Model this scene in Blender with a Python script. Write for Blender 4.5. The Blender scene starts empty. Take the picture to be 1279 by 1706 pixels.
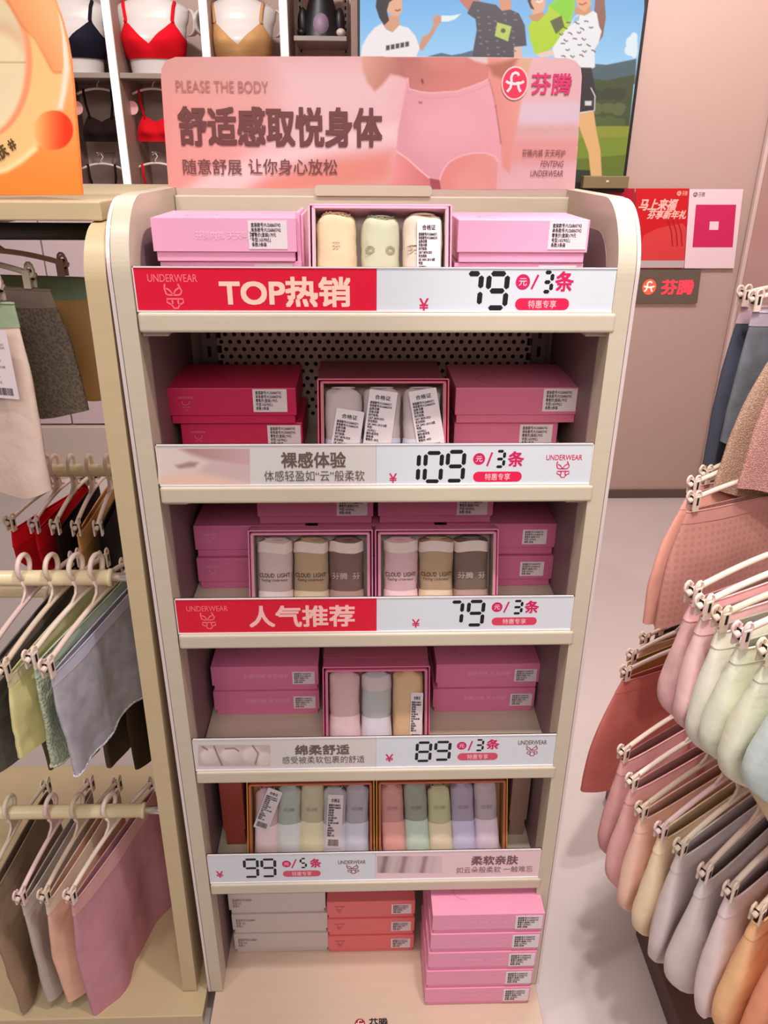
import bpy, math, random
from mathutils import Vector, Matrix, noise
random.seed(4)
PI = math.pi
sc = bpy.context.scene
C = sc.collection
def lin(c):
    c = c / 255.0
    return c / 12.92 if c <= 0.04045 else ((c + 0.055) / 1.055) ** 2.4
def L3(c): return tuple(lin(v) for v in c)

# ------------------------------------------------------------------ camera
CAM = Vector((-0.0235, -1.0366, 1.6560)); PITCH, YAW, ROLL, FPX = 0.4378, -0.0310, 0.0073, 1281.0
def basis():
    p = PITCH
    fw = Vector((0, math.cos(p), -math.sin(p))); rt = Vector((1, 0, 0)); up = Vector((0, math.sin(p), math.cos(p)))
    Z = Matrix.Rotation(YAW, 3, 'Z'); fw, rt, up = Z @ fw, Z @ rt, Z @ up
    c, s = math.cos(ROLL), math.sin(ROLL)
    return c * rt + s * up, -s * rt + c * up, fw
RT, UP, FW = basis()
cd = bpy.data.cameras.new('camera'); cam = bpy.data.objects.new('camera', cd); C.objects.link(cam)
cd.sensor_width = 36.0; cd.lens = FPX / 1706.0 * 36.0; cd.clip_start = 0.02
M = Matrix((RT, UP, -FW)).transposed().to_4x4(); M.translation = CAM
cam.matrix_world = M
sc.camera = cam
def ray(px, py): return FW + RT * ((px - 639.5) / FPX) - UP * ((py - 853.0) / FPX)
def AY(px, py, Y): d = ray(px, py); return CAM + d * ((Y - CAM.y) / d.y)
def AZ(px, py, Z): d = ray(px, py); return CAM + d * ((Z - CAM.z) / d.z)

# ------------------------------------------------------------------ light, world, exposure
sc.view_settings.view_transform = 'Standard'; sc.view_settings.look = 'None'
sc.view_settings.exposure = -0.22; sc.view_settings.gamma = 1.0
sc.view_settings.use_curve_mapping = False
sc.cycles.use_denoising = True
sc.cycles.max_bounces = 6; sc.cycles.caustics_reflective = False; sc.cycles.caustics_refractive = False
w = bpy.data.worlds.new('shop_air'); sc.world = w; w.use_nodes = True
w.node_tree.nodes['Background'].inputs[0].default_value = (0.95, 0.82, 0.79, 1)
w.node_tree.nodes['Background'].inputs[1].default_value = 0.27
def area(name, loc, target, sx, sy, power, col):
    l = bpy.data.lights.new(name, 'AREA'); l.shape = 'RECTANGLE'; l.size = sx; l.size_y = sy; l.energy = power; l.color = col
    o = bpy.data.objects.new(name, l); C.objects.link(o); o.location = loc
    o.rotation_euler = (Vector(target) - Vector(loc)).to_track_quat('-Z', 'Y').to_euler(); return o
def spot(name, loc, target, power, col, ang, blend=0.5, rad=0.05):
    l = bpy.data.lights.new(name, 'SPOT'); l.energy = power; l.color = col; l.spot_size = math.radians(ang); l.spot_blend = blend; l.shadow_soft_size = rad
    o = bpy.data.objects.new(name, l); C.objects.link(o); o.location = loc
    o.rotation_euler = (Vector(target) - Vector(loc)).to_track_quat('-Z', 'Y').to_euler(); return o
area('front_fill_light', (0.1, -1.0, 3.1), (0, 0.1, 0.9), 1.8, 0.8, 12, (1.0, 0.94, 0.91))  # weak fill added above the front of the shelf
area('front_fill_light', (0.0, -2.7, 3.0), (0, 0.1, 0.75), 2.6, 0.9, 50, (1.0, 0.94, 0.92))  # added fill, brightens the box fronts deep in the shelves
spot('ceiling_spot_light', (0.35, -0.48, 3.0), (0.05, -0.02, 0.7), 84, (1.0, 0.94, 0.90), 62)
spot('ceiling_spot_light', (-0.75, -0.55, 3.0), (-0.55, 0.0, 0.8), 46, (1.0, 0.93, 0.86), 62)
spot('ceiling_spot_light', (0.15, -0.75, 3.0), (0.66, -0.05, 0.7), 110, (1.0, 0.92, 0.88), 40)
spot('ceiling_spot_light', (-0.8, 1.7, 3.1), (-0.55, 3.25, 1.9), 95, (1.0, 0.92, 0.88), 90)
spot('ceiling_spot_light', (1.3, 1.3, 3.2), (1.3, 2.6, 0.6), 135, (1.0, 0.88, 0.85), 100)
area('aisle_panel_light', (0.9, 1.3, 3.1), (0.9, 1.4, 0), 1.0, 1.0, 34, (1.0, 0.92, 0.9))
area('aisle_panel_light', (-1.2, 1.6, 3.1), (-1.2, 1.8, 0), 1.0, 0.8, 18, (1.0, 0.93, 0.88))
# ------------------------------------------------------------------ materials
MATS = {}
def mat(name, col, rough=0.6, metal=0.0, var=0.0, bump=0.0, scale=40.0, emit=None, estr=1.0, spec=0.5, stretch=None, kind='noise', col2=None, alpha=None):
    if name in MATS: return MATS[name]
    m = bpy.data.materials.new(name); m.use_nodes = True; nt = m.node_tree; N = nt.nodes; K = nt.links
    b = N['Principled BSDF']; c = L3(col) + (1,)
    b.inputs['Base Color'].default_value = c; b.inputs['Roughness'].default_value = rough; b.inputs['Metallic'].default_value = metal
    b.inputs['Specular IOR Level'].default_value = spec
    if var or bump:
        tc = N.new('ShaderNodeTexCoord'); mp = N.new('ShaderNodeMapping'); K.new(tc.outputs['Object'], mp.inputs[0])
        s = stretch or (1, 1, 1); mp.inputs['Scale'].default_value = s
        if kind == 'check': mp.inputs['Rotation'].default_value = (PI / 2, 0, 0)
        if kind == 'voronoi':
            t = N.new('ShaderNodeTexVoronoi'); t.inputs['Scale'].default_value = scale; out = t.outputs['Distance']
        elif kind == 'wave':
            t = N.new('ShaderNodeTexWave'); t.inputs['Scale'].default_value = scale; t.inputs['Distortion'].default_value = 1.0; out = t.outputs['Fac']
        elif kind == 'check':
            t = N.new('ShaderNodeTexBrick'); t.inputs['Scale'].default_value = scale; t.inputs['Mortar Size'].default_value = 0.12; t.offset = 0.0
            t.inputs['Brick Width'].default_value = 0.5; t.inputs['Row Height'].default_value = 0.5; out = t.outputs['Fac']
        else:
            t = N.new('ShaderNodeTexNoise'); t.inputs['Scale'].default_value = scale; t.inputs['Detail'].default_value = 5; out = t.outputs['Fac']
        K.new(mp.outputs[0], t.inputs['Vector'])
        if var:
            r = N.new('ShaderNodeValToRGB'); K.new(out, r.inputs[0])
            c2 = L3(col2) if col2 else tuple(v * (1 - var) for v in c[:3])
            r.color_ramp.elements[0].color = tuple(c2) + (1,); r.color_ramp.elements[1].color = c
            r.color_ramp.elements[0].position = 0.3; r.color_ramp.elements[1].position = 0.7
            K.new(r.outputs[0], b.inputs['Base Color'])
        if bump:
            bp = N.new('ShaderNodeBump'); bp.inputs['Strength'].default_value = bump; bp.inputs['Distance'].default_value = 0.004
            K.new(out, bp.inputs['Height']); K.new(bp.outputs[0], b.inputs['Normal'])
    if emit:
        b.inputs['Emission Color'].default_value = L3(emit) + (1,); b.inputs['Emission Strength'].default_value = estr
    if alpha is not None: b.inputs['Alpha'].default_value = alpha
    MATS[name] = m; return m
def grad_mat(name, stops, axis='X', lo=0.0, hi=1.0, rough=0.45, emit=False):
    if name in MATS: return MATS[name]
    m = bpy.data.materials.new(name); m.use_nodes = True; N = m.node_tree.nodes; K = m.node_tree.links; b = N['Principled BSDF']
    tc = N.new('ShaderNodeTexCoord'); sp = N.new('ShaderNodeSeparateXYZ'); mr = N.new('ShaderNodeMapRange'); r = N.new('ShaderNodeValToRGB')
    K.new(tc.outputs['Object'], sp.inputs[0]); K.new(sp.outputs[axis], mr.inputs[0]); K.new(mr.outputs[0], r.inputs[0])
    mr.inputs[1].default_value = lo; mr.inputs[2].default_value = hi
    for i, (p, c) in enumerate(stops):
        e = r.color_ramp.elements[i] if i < 2 else r.color_ramp.elements.new(p)
        e.position = p; e.color = L3(c) + (1,)
    b.inputs['Roughness'].default_value = rough
    if emit:
        b.inputs['Base Color'].default_value = (0, 0, 0, 1); K.new(r.outputs[0], b.inputs['Emission Color']); b.inputs['Emission Strength'].default_value = 1.0
    else: K.new(r.outputs[0], b.inputs['Base Color'])
    MATS[name] = m; return m
def ink(c, rough=0.5): return mat('ink_%d_%d_%d' % tuple(c), c, rough)
def glow(c, s=1.0): return mat('glow_%d_%d_%d_%d' % (tuple(c) + (int(s * 10),)), (5, 5, 5), 0.4, emit=c, estr=s)
wood = mat('cream_laminate', (206, 193, 172), 0.40, var=0.05, scale=10, stretch=(1, 1, 10))
woodh = mat('cream_laminate_long', (206, 193, 172), 0.40, var=0.05, scale=10, stretch=(1, 10, 10))
woodin = mat('inner_laminate', (196, 172, 162), 0.5, var=0.05, scale=14, stretch=(1, 1, 10))
rackwood = mat('tan_laminate', (204, 182, 144), 0.42, var=0.05, scale=10, stretch=(1, 1, 10))
metalgrey = mat('grey_steel', (150, 135, 128), 0.45, 0.3)
darkgrey = mat('dark_steel', (64, 58, 56), 0.4, 0.4)
palemetal = mat('pale_edge_strip', (232, 214, 212), 0.3, 0.2)
black = mat('black_groove', (22, 16, 18), 0.7)
creamrail = mat('cream_painted_steel', (238, 220, 180), 0.3)
chrome = mat('satin_chrome', (225, 215, 210), 0.22, 0.8)

# ------------------------------------------------------------------ mesh builder
class MB:
    def __init__(s): s.v = []; s.f = []; s.m = []; s.mats = []; s.sm = []
    def mi(s, m):
        if m not in s.mats: s.mats.append(m)
        return s.mats.index(m)
    def add(s, V, F, m, smooth=False):
        o = len(s.v); i = s.mi(m); s.v += [tuple(v) for v in V]
        for f in F: s.f.append([a + o for a in f]); s.m.append(i); s.sm.append(smooth)
    def box(s, x0, x1, y0, y1, z0, z1, m):
        V = [(x, y, z) for x in (x0, x1) for y in (y0, y1) for z in (z0, z1)]
        s.add(V, [(0, 1, 3, 2), (4, 6, 7, 5), (0, 4, 5, 1), (2, 3, 7, 6), (0, 2, 6, 4), (1, 5, 7, 3)], m); return s
    def prism(s, P, a0, a1, m, axis='X', smooth=False):
        n = len(P)
        def mk(p, a): return (a, p[0], p[1]) if axis == 'X' else ((p[0], a, p[1]) if axis == 'Y' else (p[0], p[1], a))
        V = [mk(p, a0) for p in P] + [mk(p, a1) for p in P]
        s.add(V, [list(range(n)), list(range(2 * n - 1, n - 1, -1))], m)
        s.add(V, [(i, i + n, (i + 1) % n + n, (i + 1) % n) for i in range(n)], m, smooth); return s
    def tube(s, P, r, m, n=8, closed=False, flat=None):
        P = [Vector(p) for p in P]; k = len(P); V = []; F = []; prev = None
        for i, p in enumerate(P):
            t = (P[(i + 1) % k] - P[i - 1]) if closed else (P[min(i + 1, k - 1)] - P[max(i - 1, 0)])
            t = t.normalized() if t.length > 1e-9 else Vector((0, 0, 1))
            if prev is None:
                a = Vector((0, 0, 1)) if abs(t.z) < 0.9 else Vector((0, 1, 0)); u = (a - t * a.dot(t)).normalized()
            else:
                u = prev - t * prev.dot(t); u = u.normalized() if u.length > 1e-6 else t.orthogonal().normalized()
            prev = u; b = t.cross(u); rr = r[i] if isinstance(r, (list, tuple)) else r
            for j in range(n):
                a = 2 * PI * j / n; V.append(p + u * (math.cos(a) * rr) + b * (math.sin(a) * rr))
        for i in range(k if closed else k - 1):
            for j in range(n):
                i2 = (i + 1) % k; F.append((i * n + j, i * n + (j + 1) % n, i2 * n + (j + 1) % n, i2 * n + j))
        if not closed: F.append(list(range(n - 1, -1, -1))); F.append(list(range((k - 1) * n, k * n)))
        s.add(V, F, m, True); return s
    def grid(s, fn, nu, nv, m, cu=False, cv=False, smooth=True):
        V = []; F = []
        for i in range(nu + (0 if cu else 1)):
            for j in range(nv + (0 if cv else 1)): V.append(fn(i / nu, j / nv))
        R = nv + (0 if cv else 1); U = nu + (0 if cu else 1)
        for i in range(nu):
            for j in range(nv): F.append((i * R + j, ((i + 1) % U) * R + j, ((i + 1) % U) * R + (j + 1) % R, i * R + (j + 1) % R))
        s.add(V, F, m, smooth); return s
    # flat prints, facing -y, lying in the local xz plane
    def poly(s, P, m, y=0.0): s.add([(p[0], y, p[1]) for p in P], [list(range(len(P)))], m); return s
    def stroke(s, P, wd, m, y=0.0, closed=False):
        P = [Vector((p[0], p[1])) for p in P]; k = len(P); Lf = []; Rt = []
        for i in range(k):
            a = P[i - 1] if (i or closed) else P[i]; b = P[(i + 1) % k] if (i < k - 1 or closed) else P[i]
            d = b - a; d = d.normalized() if d.length > 1e-9 else Vector((1, 0)); n = Vector((-d.y, d.x)) * wd / 2
            Lf.append(P[i] + n); Rt.append(P[i] - n)
        V = [(p.x, y, p.y) for p in Lf] + [(p.x, y, p.y) for p in Rt]
        s.add(V, [(i, (i + 1) % k, (i + 1) % k + k, i + k) for i in range(k if closed else k - 1)], m); return s
    def text(s, body, x0, x1, z0, z1, m, y=0.0, bold=0.0, slant=0.0, rot=0.0, fn=None):
        V, F = text_mesh(body, 0.0, slant); cx, cz = (x0 + x1) / 2, (z0 + z1) / 2; W, H = x1 - x0, z1 - z0
        c, sn = math.cos(rot), math.sin(rot); e = max(0.0, bold) * H if len(body) < 20 or bold < 0.006 else 0.0
        D = [(0, 0)] if e < 1e-6 else [(e, e), (-e, e), (e, -e), (-e, -e)]
        W, H = W - 2 * e, H - 2 * e
        for k, (dx, dz) in enumerate(D):
            O = []
            for a, b in V:
                px, pz = (a - 0.5) * W + dx, (b - 0.5) * H + dz; px, pz = cx + c * px - sn * pz, cz + sn * px + c * pz
                O.append(fn(px, pz, 0.0006 + 0.00003 * k) if fn else (px, y - 0.00002 * k, pz))
            s.add(O, F, m)
        return s
    def mesh(s, name):
        me = bpy.data.meshes.new(name); me.from_pydata(s.v, [], s.f)
        for m in s.mats: me.materials.append(m)
        me.polygons.foreach_set('material_index', s.m); me.polygons.foreach_set('use_smooth', s.sm); me.update(); return me
    def build(s, name, parent=None, bevel=0.0, loc=(0, 0, 0), rot=(0, 0, 0), seg=2):
        return put(name, s.mesh(name), parent, bevel, loc, rot, seg)
def put(name, me, parent=None, bevel=0.0, loc=(0, 0, 0), rot=(0, 0, 0), seg=2):
    o = bpy.data.objects.new(name, me); C.objects.link(o); o.location = loc; o.rotation_euler = rot
    if parent: o.parent = parent
    if bevel:
        b = o.modifiers.new('bevel', 'BEVEL'); b.width = bevel; b.segments = seg; b.limit_method = 'ANGLE'; b.angle_limit = 0.6
    return o
TXT = {}
def text_mesh(body, bold=0.0, slant=0.0):
    k = (body, bold, slant)
    if k in TXT: return TXT[k]
    cu = bpy.data.curves.new('lettering', 'FONT'); cu.body = body; cu.shear = slant; cu.resolution_u = 2 if len(body) > 24 else 4
    cu.space_line = 1.05
    ob = bpy.data.objects.new('lettering', cu); C.objects.link(ob); dg = bpy.context.evaluated_depsgraph_get(); dg.update()
    me = bpy.data.meshes.new_from_object(ob.evaluated_get(dg)); bpy.data.objects.remove(ob); bpy.data.curves.remove(cu)
    vs = [(v.co.x, v.co.y) for v in me.vertices]; fs = [tuple(p.vertices) for p in me.polygons]; bpy.data.meshes.remove(me)
    xs = [v[0] for v in vs]; ys = [v[1] for v in vs]; x0, x1, y0, y1 = min(xs), max(xs), min(ys), max(ys)
    TXT[k] = ([((a - x0) / (x1 - x0 + 1e-9), (b - y0) / (y1 - y0 + 1e-9)) for a, b in vs], fs); return TXT[k]
def tag(o, label=None, cat=None, group=None, kind=None):
    if label: o['label'] = label
    if cat: o['category'] = cat
    if group: o['group'] = group
    if kind: o['kind'] = kind
    return o
def thing(name, label, cat, loc=(0, 0, 0), rot=(0, 0, 0), group=None):
    o = bpy.data.objects.new(name, None); C.objects.link(o); o.location = loc; o.rotation_euler = rot; o.empty_display_size = 0.02
    return tag(o, label, cat, group)
def dup(root, loc, rot=None, label=None, group=None):
    r = root.copy(); C.objects.link(r); r.location = loc
    if rot is not None: r.rotation_euler = rot
    if label: r['label'] = label
    if group: r['group'] = group
    for ch in list(root.children):
        c = ch.copy(); C.objects.link(c); c.parent = r
        for g in ch.children:
            d = g.copy(); C.objects.link(d); d.parent = c
    return r
def struct(name, mb, bevel=0.0): return tag(mb.build(name, None, bevel), kind='structure')
def rrect(x0, x1, z0, z1, r, n=6):
    P = []
    for cx, cz, a in ((x1 - r, z1 - r, 0), (x0 + r, z1 - r, 90), (x0 + r, z0 + r, 180), (x1 - r, z0 + r, 270)):
        for i in range(n + 1):
            t = math.radians(a + 90 * i / n); P.append((cx + r * math.cos(t), cz + r * math.sin(t)))
    return P
def ellipse(cx, cz, rx, rz, n=32): return [(cx + rx * math.cos(2 * PI * i / n), cz + rz * math.sin(2 * PI * i / n)) for i in range(n)]
class Plane:       # a vertical surface at depth Y, leaning back by `lean`; maps a photo point on it to its own x, z
    def __init__(s, Y, z0, lean=0.0): s.o = Vector((0, Y, z0)); s.u = Vector((1, 0, 0)); s.w = Vector((0, math.sin(lean), math.cos(lean))); s.n = s.u.cross(s.w); s.rot = (-lean, 0, 0)
    def uv(s, px, py):
        d = ray(px, py); t = (s.o - CAM).dot(s.n) / d.dot(s.n); p = CAM + d * t - s.o; return (p.dot(s.u), p.dot(s.w))
    def P(s, L): return [s.uv(*p) for p in L]
    def R(s, x0, y0, x1, y1): a = s.uv((x0), (y0 + y1) / 2); b = s.uv(x1, (y0 + y1) / 2); c = s.uv((x0 + x1) / 2, y1); d = s.uv((x0 + x1) / 2, y0); return a[0], b[0], c[1], d[1]

# printed pictures: a fine mesh whose printed colours are laid down shape by shape with soft edges
import numpy as np
def soft_alpha(X, Y, L, f):
    n = len(L); ins = np.zeros(X.shape, bool); D = np.full(X.shape, 1e9)
    for i in range(n):
        (ax, ay), (bx, by) = L[i], L[(i + 1) % n]; dx, dy = bx - ax, by - ay
        if dy: c = ((ay > Y) != (by > Y)) & (X < dx * (Y - ay) / dy + ax); ins ^= c
        t = np.clip(((X - ax) * dx + (Y - ay) * dy) / (dx * dx + dy * dy + 1e-9), 0, 1); D = np.minimum(D, (X - ax - t * dx) ** 2 + (Y - ay - t * dy) ** 2)
    sd = np.sqrt(D) * np.where(ins, 1, -1); a = np.clip((sd / f + 1) / 2, 0, 1); return a * a * (3 - 2 * a)
def colour_of(c, X, Y):
    if c[0] != 'g': return np.broadcast_to(np.array(c, float), X.shape + (3,))
    _, x0, y0, x1, y1, a, b = c; dx, dy = x1 - x0, y1 - y0
    t = np.clip(((X - x0) * dx + (Y - y0) * dy) / (dx * dx + dy * dy), 0, 1)[..., None]; return np.array(a, float) * (1 - t) + np.array(b, float) * t
def painted(name, parent, pl, rect, step, layers, y, emit=0.0, clip=None, gain=1.0, umax=9.0):
    x0, y0, x1, y1 = rect; nx, ny = int((x1 - x0) / step) + 1, int((y1 - y0) / step) + 1
    X, Y = np.meshgrid(np.linspace(x0, x1, nx), np.linspace(y0, y1, ny), indexing='ij'); col = np.zeros(X.shape + (3,))
    for ly in layers:
        L, c, f = ly[0], ly[1], ly[2]; op = ly[3] if len(ly) > 3 else 1.0
        a = (np.ones(X.shape) if L is None else soft_alpha(X, Y, L, f)) * op; col = col * (1 - a[..., None]) + colour_of(c, X, Y) * a[..., None]
    keep = np.ones(X.shape, bool) if clip is None else soft_alpha(X, Y, clip, 0.01) > 0.5
    V = []; 
    for i in range(nx):
        for j in range(ny): u, w_ = pl.uv(X[i, j], Y[i, j]); V.append((min(u, umax), y, w_))
    F = [(i * ny + j, i * ny + j + 1, (i + 1) * ny + j + 1, (i + 1) * ny + j) for i in range(nx - 1) for j in range(ny - 1) if keep[i, j] and keep[i + 1, j] and keep[i, j + 1] and keep[i + 1, j + 1]]
    me = bpy.data.meshes.new(name); me.from_pydata(V, [], F); at = me.color_attributes.new('print', 'FLOAT_COLOR', 'POINT')
    c = np.clip(col * gain, 0, 255) / 255.0; c = np.where(c <= 0.04045, c / 12.92, ((c + 0.055) / 1.055) ** 2.4)
    at.data.foreach_set('color', np.concatenate([c, np.ones(X.shape + (1,))], -1).reshape(-1))
    key = 'print_colours_%s' % ('lit' if emit else 'paper')
    if key not in MATS:
        m = bpy.data.materials.new(key); m.use_nodes = True; nt = m.node_tree; b = nt.nodes['Principled BSDF']; a = nt.nodes.new('ShaderNodeAttribute'); a.attribute_name = 'print'
        if emit: b.inputs['Base Color'].default_value = (0.01, 0.01, 0.01, 1); nt.links.new(a.outputs['Color'], b.inputs['Emission Color']); b.inputs['Emission Strength'].default_value = emit
        else: nt.links.new(a.outputs['Color'], b.inputs['Base Color'])
        b.inputs['Roughness'].default_value = 0.45; MATS[key] = m
    me.materials.append(MATS[key]); o = bpy.data.objects.new(name, me); C.objects.link(o); o.parent = parent; return o
# ------------------------------------------------------------------ the setting
floor_m = mat('polished_floor', (206, 194, 190), 0.28, var=0.08, scale=3.0, bump=0.0)
taupe = mat('taupe_wall', (192, 164, 154), 0.5, var=0.03, scale=2.0)
pinkwall = mat('pink_taupe_panel', (200, 166, 156), 0.5)
struct('floor', MB().box(-4, 3, -3, 6, -0.05, 0, floor_m))
struct('wall_back', MB().box(-4, -0.03, 3.55, 3.65, 0, 3.2, pinkwall))
struct('wall_front', MB().box(-0.03, 1.9, 2.67, 2.75, 0, 3.2, taupe))
struct('baseboard_front', MB().box(-0.03, 1.9, 2.655, 2.67, 0, 0.045, mat('dark_baseboard', (96, 80, 72), 0.5)))
wr = struct('wall_right', MB().box(1.76, 1.84, -0.3, 2.67, 0, 3.2, pinkwall))
struct('trim_1', MB().box(1.742, 1.76, 2.625, 2.655, 0, 3.2, mat('pale_corner_trim', (214, 190, 182), 0.35)), 0.004)
b = MB(); b.box(1.748, 1.76, 2.15, 2.20, 0.2, 3.0, mat('slotted_upright', (196, 176, 168), 0.4, 0.3))
for i in range(60): b.box(1.746, 1.7485, 2.166, 2.184, 1.0 + i * 0.03, 1.018 + i * 0.03, black)
tag(b.build('slotted_upright'), 'slotted metal shelf upright fixed to the right wall', 'upright')

# ------------------------------------------------------------------ display shelf unit
SZ = [1.463, 1.2133, 0.957, 0.671, 0.3893]
BACK = 0.30
def panel_profile(y0, y1, z0, z1, r):
    P = [(y0, z0)]
    for i in range(25):
        a = PI - PI / 2 * i / 24; P.append((y0 + r + r * math.cos(a), z1 - r + r * math.sin(a)))
    return P + [(y1, z1), (y1, z0)]
unit = thing('display_shelf', 'tall cream display shelf with rounded sides filled with pink boxes', 'display shelf', (0, 0, 0))
for sx in (-1, 1):
    xs = sorted((sx * 0.3155 - 0.004, sx * 0.3393 - 0.004))
    MB().prism(panel_profile(-0.002, 0.34, 0.071, 1.603, 0.095), xs[0], xs[1], wood, smooth=False).build('side_panel', unit, 0.003)
    xs = sorted((sx * 0.3394 - 0.004, sx * 0.3404 - 0.004)); MB().prism(panel_profile(0.001, 0.34, 0.075, 1.599, 0.093), xs[0], xs[1], black).build('panel_groove', unit)
    xs = sorted((sx * 0.3405 - 0.004, sx * 0.3455 - 0.004)); MB().prism(panel_profile(-0.001, 0.34, 0.071, 1.601, 0.094), xs[0], xs[1], palemetal).build('edge_strip', unit)
    xs = sorted((sx * 0.3143 - 0.004, sx * 0.3154 - 0.004)); MB().prism(panel_profile(0.042, 0.305, 0.08, 1.558, 0.062), xs[0], xs[1], mat('shade_darkened_liner', (132, 108, 114), 0.5)).build('side_liner', unit)  # grey lilac liner, colour darkened to carry the shade inside the unit
    xs = sorted((sx * 0.272, sx * 0.297)); b = MB().box(xs[0], xs[1], 0.286, 0.30, 0.1, 1.5, metalgrey)
    for i in range(42): b.box(sx * 0.2845 - 0.003, sx * 0.2845 + 0.003, 0.2855, 0.2862, 0.15 + i * 0.032, 0.168 + i * 0.032, black)
    b.build('slotted_upright', unit)
    xs = sorted((sx * 0.297, sx * 0.3178)); MB().box(xs[0], xs[1], 0.302, 0.306, 0.08, 1.5, woodin).build('back_infill', unit)
MB().box(-0.3188, 0.3188, 0.306, 0.325, 0.071, 1.6018, woodin).build('back_board', unit)
MB().box(-0.3188, 0.3188, 0.290, 0.3055, 1.505, 1.592, woodh).build('top_rail', unit, 0.002)
# perforated back panel: real holes above the second shelf, plain below
b = MB(); pm = mat('perforated_steel', (214, 194, 184), 0.45, 0.2); px_, pz_ = 0.0153, 0.0128
cols, rows = 35, 20; x00 = -cols * px_ / 2; z00 = 1.225
for r in range(rows):
    for c in range(cols):
        cx = x00 + (c + 0.5) * px_; cz = z00 + (r + 0.5) * pz_
        V = []
        xl, xr = cx - px_ / 2 + (0.25 if r % 2 else -0.25) * px_, cx + px_ / 2 + (0.25 if r % 2 else -0.25) * px_
        mx = (xl + xr) / 2
        for i in range(8):
            a = PI / 4 * i; V.append((mx + (px_ / 2) * max(-1, min(1, math.cos(a) * 1.4143)), 0.289, cz + (pz_ / 2) * max(-1, min(1, math.sin(a) * 1.4143))))
        for i in range(8):
            a = PI / 4 * i; V.append((mx + 0.0038 * math.cos(a), 0.289, cz + 0.0038 * math.sin(a)))
        for i in range(8):
            a = PI / 4 * i; V.append((mx + 0.0038 * math.cos(a), 0.2905, cz + 0.0038 * math.sin(a)))
        b.add(V, [(i, (i + 1) % 8, (i + 1) % 8 + 8, i + 8) for i in range(8)] + [(i + 8, (i + 1) % 8 + 8, (i + 1) % 8 + 16, i + 16) for i in range(8)], pm)
b.box(-0.2715, 0.2715, 0.2885, 0.2905, 0.10, z00, pm); b.box(-0.2715, 0.2715, 0.3045, 0.3058, 1.22, 1.5, black)
b.build('perforated_panel', unit)
for i, z in enumerate(SZ):
    MB().box(-0.3178, 0.3178, -0.004, 0.284, z - 0.0265, z, woodh).build('shelf_board', unit, 0.004, seg=3)
    for sx in (-1, 1):
        MB().box(sx * 0.30 - 0.018, sx * 0.30 + 0.018, 0.01, 0.03, z - 0.034, z - 0.0267, woodin).build('shelf_bracket', unit, 0.002)
deck = MB().box(-0.335, 0.335, -0.085, 0.33, 0.045, 0.0705, mat('deck_laminate', (212, 186, 166), 0.45, var=0.04, scale=8, stretch=(1, 10, 10)))
deck.box(-0.31, 0.31, -0.04, 0.30, 0.0, 0.0449, darkgrey); deck.build('base_deck', unit, 0.002)
def emblem(b, cx, cz, rx, rz, mred, mwhite, y, ring=None):
    if ring: b.poly(ellipse(cx, cz, rx * 1.12, rz * 1.12), ring, y + 0.0002)
    b.poly(ellipse(cx, cz, rx, rz), mred, y)
    T = lambda L: [(cx + (p[0] - 320) / 160 * rx, cz - (p[1] - 335) / 185 * rz) for p in L]; wd = rx * 0.2
    b.stroke(T([(200, 312), (235, 332), (320, 345), (405, 332), (440, 312)]), wd, mwhite, y - 0.0003)
    b.stroke(T([(222, 440), (262, 395), (275, 330), (268, 262), (285, 225), (320, 208), (352, 218), (368, 245)]), wd, mwhite, y - 0.0004)
    b.stroke(T([(402, 440), (376, 402), (362, 350), (356, 318)]), wd, mwhite, y - 0.0005)
b = MB(); lb = MB()
p0, p1 = AZ(592, 1699, 0.071), AZ(654, 1699, 0.071)
emblem(lb, -0.022, 0, 0.0105, 0.0105, ink((150, 30, 50)), ink((240, 220, 210)), 0); lb.text('芬腾', -0.004, 0.034, -0.011, 0.011, ink((40, 28, 28)), 0, 0.02)
lb.build('deck_lettering', unit, loc=(p0.x + 0.031, -0.074, 0.0711), rot=(-PI / 2, 0, 0))

# ------------------------------------------------------------------ header sign
HP = Plane(0.312, 1.6025, 0.09)
hs = thing('header_sign', 'large pink header sign with rounded top corners showing briefs above the shelf', 'sign', HP.o, HP.rot)
out = HP.P([(281, 317), (275, 230), (268, 130), (269, 113), (276, 101), (292, 95), (450, 94), (640, 94), (800, 95), (945, 97), (958, 101), (967, 111), (969, 128), (963, 230), (957, 317)])
b = MB(); base = grad_mat('sign_pink', [(0, (226, 150, 144)), (0.35, (226, 160, 158)), (0.75, (224, 172, 176)), (1, (226, 174, 182))], 'X', -0.33, 0.33)
b.prism(out, 0.0, 0.006, base, 'Y'); b.build('board', hs)
waist = [(679, 130), (681, 148), (700, 153), (718, 155), (761, 152), (785, 144), (803, 137), (814, 131)]
legR = [(732, 300), (736, 288), (740, 280), (748, 270), (758, 264), (773, 258), (790, 255), (809, 255), (825, 261), (829, 270)]
legL = [(715, 297), (694, 279), (678, 264), (660, 252)]
def band(L, wd): 
    P = [Vector(p) for p in L]; A = []; B = []
    for i in range(len(P)):
        d = (P[min(i + 1, len(P) - 1)] - P[max(i - 1, 0)]).normalized(); n = Vector((-d.y, d.x)) * wd / 2; A.append(tuple(P[i] + n)); B.append(tuple(P[i] - n))
    return A + B[::-1]
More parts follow.
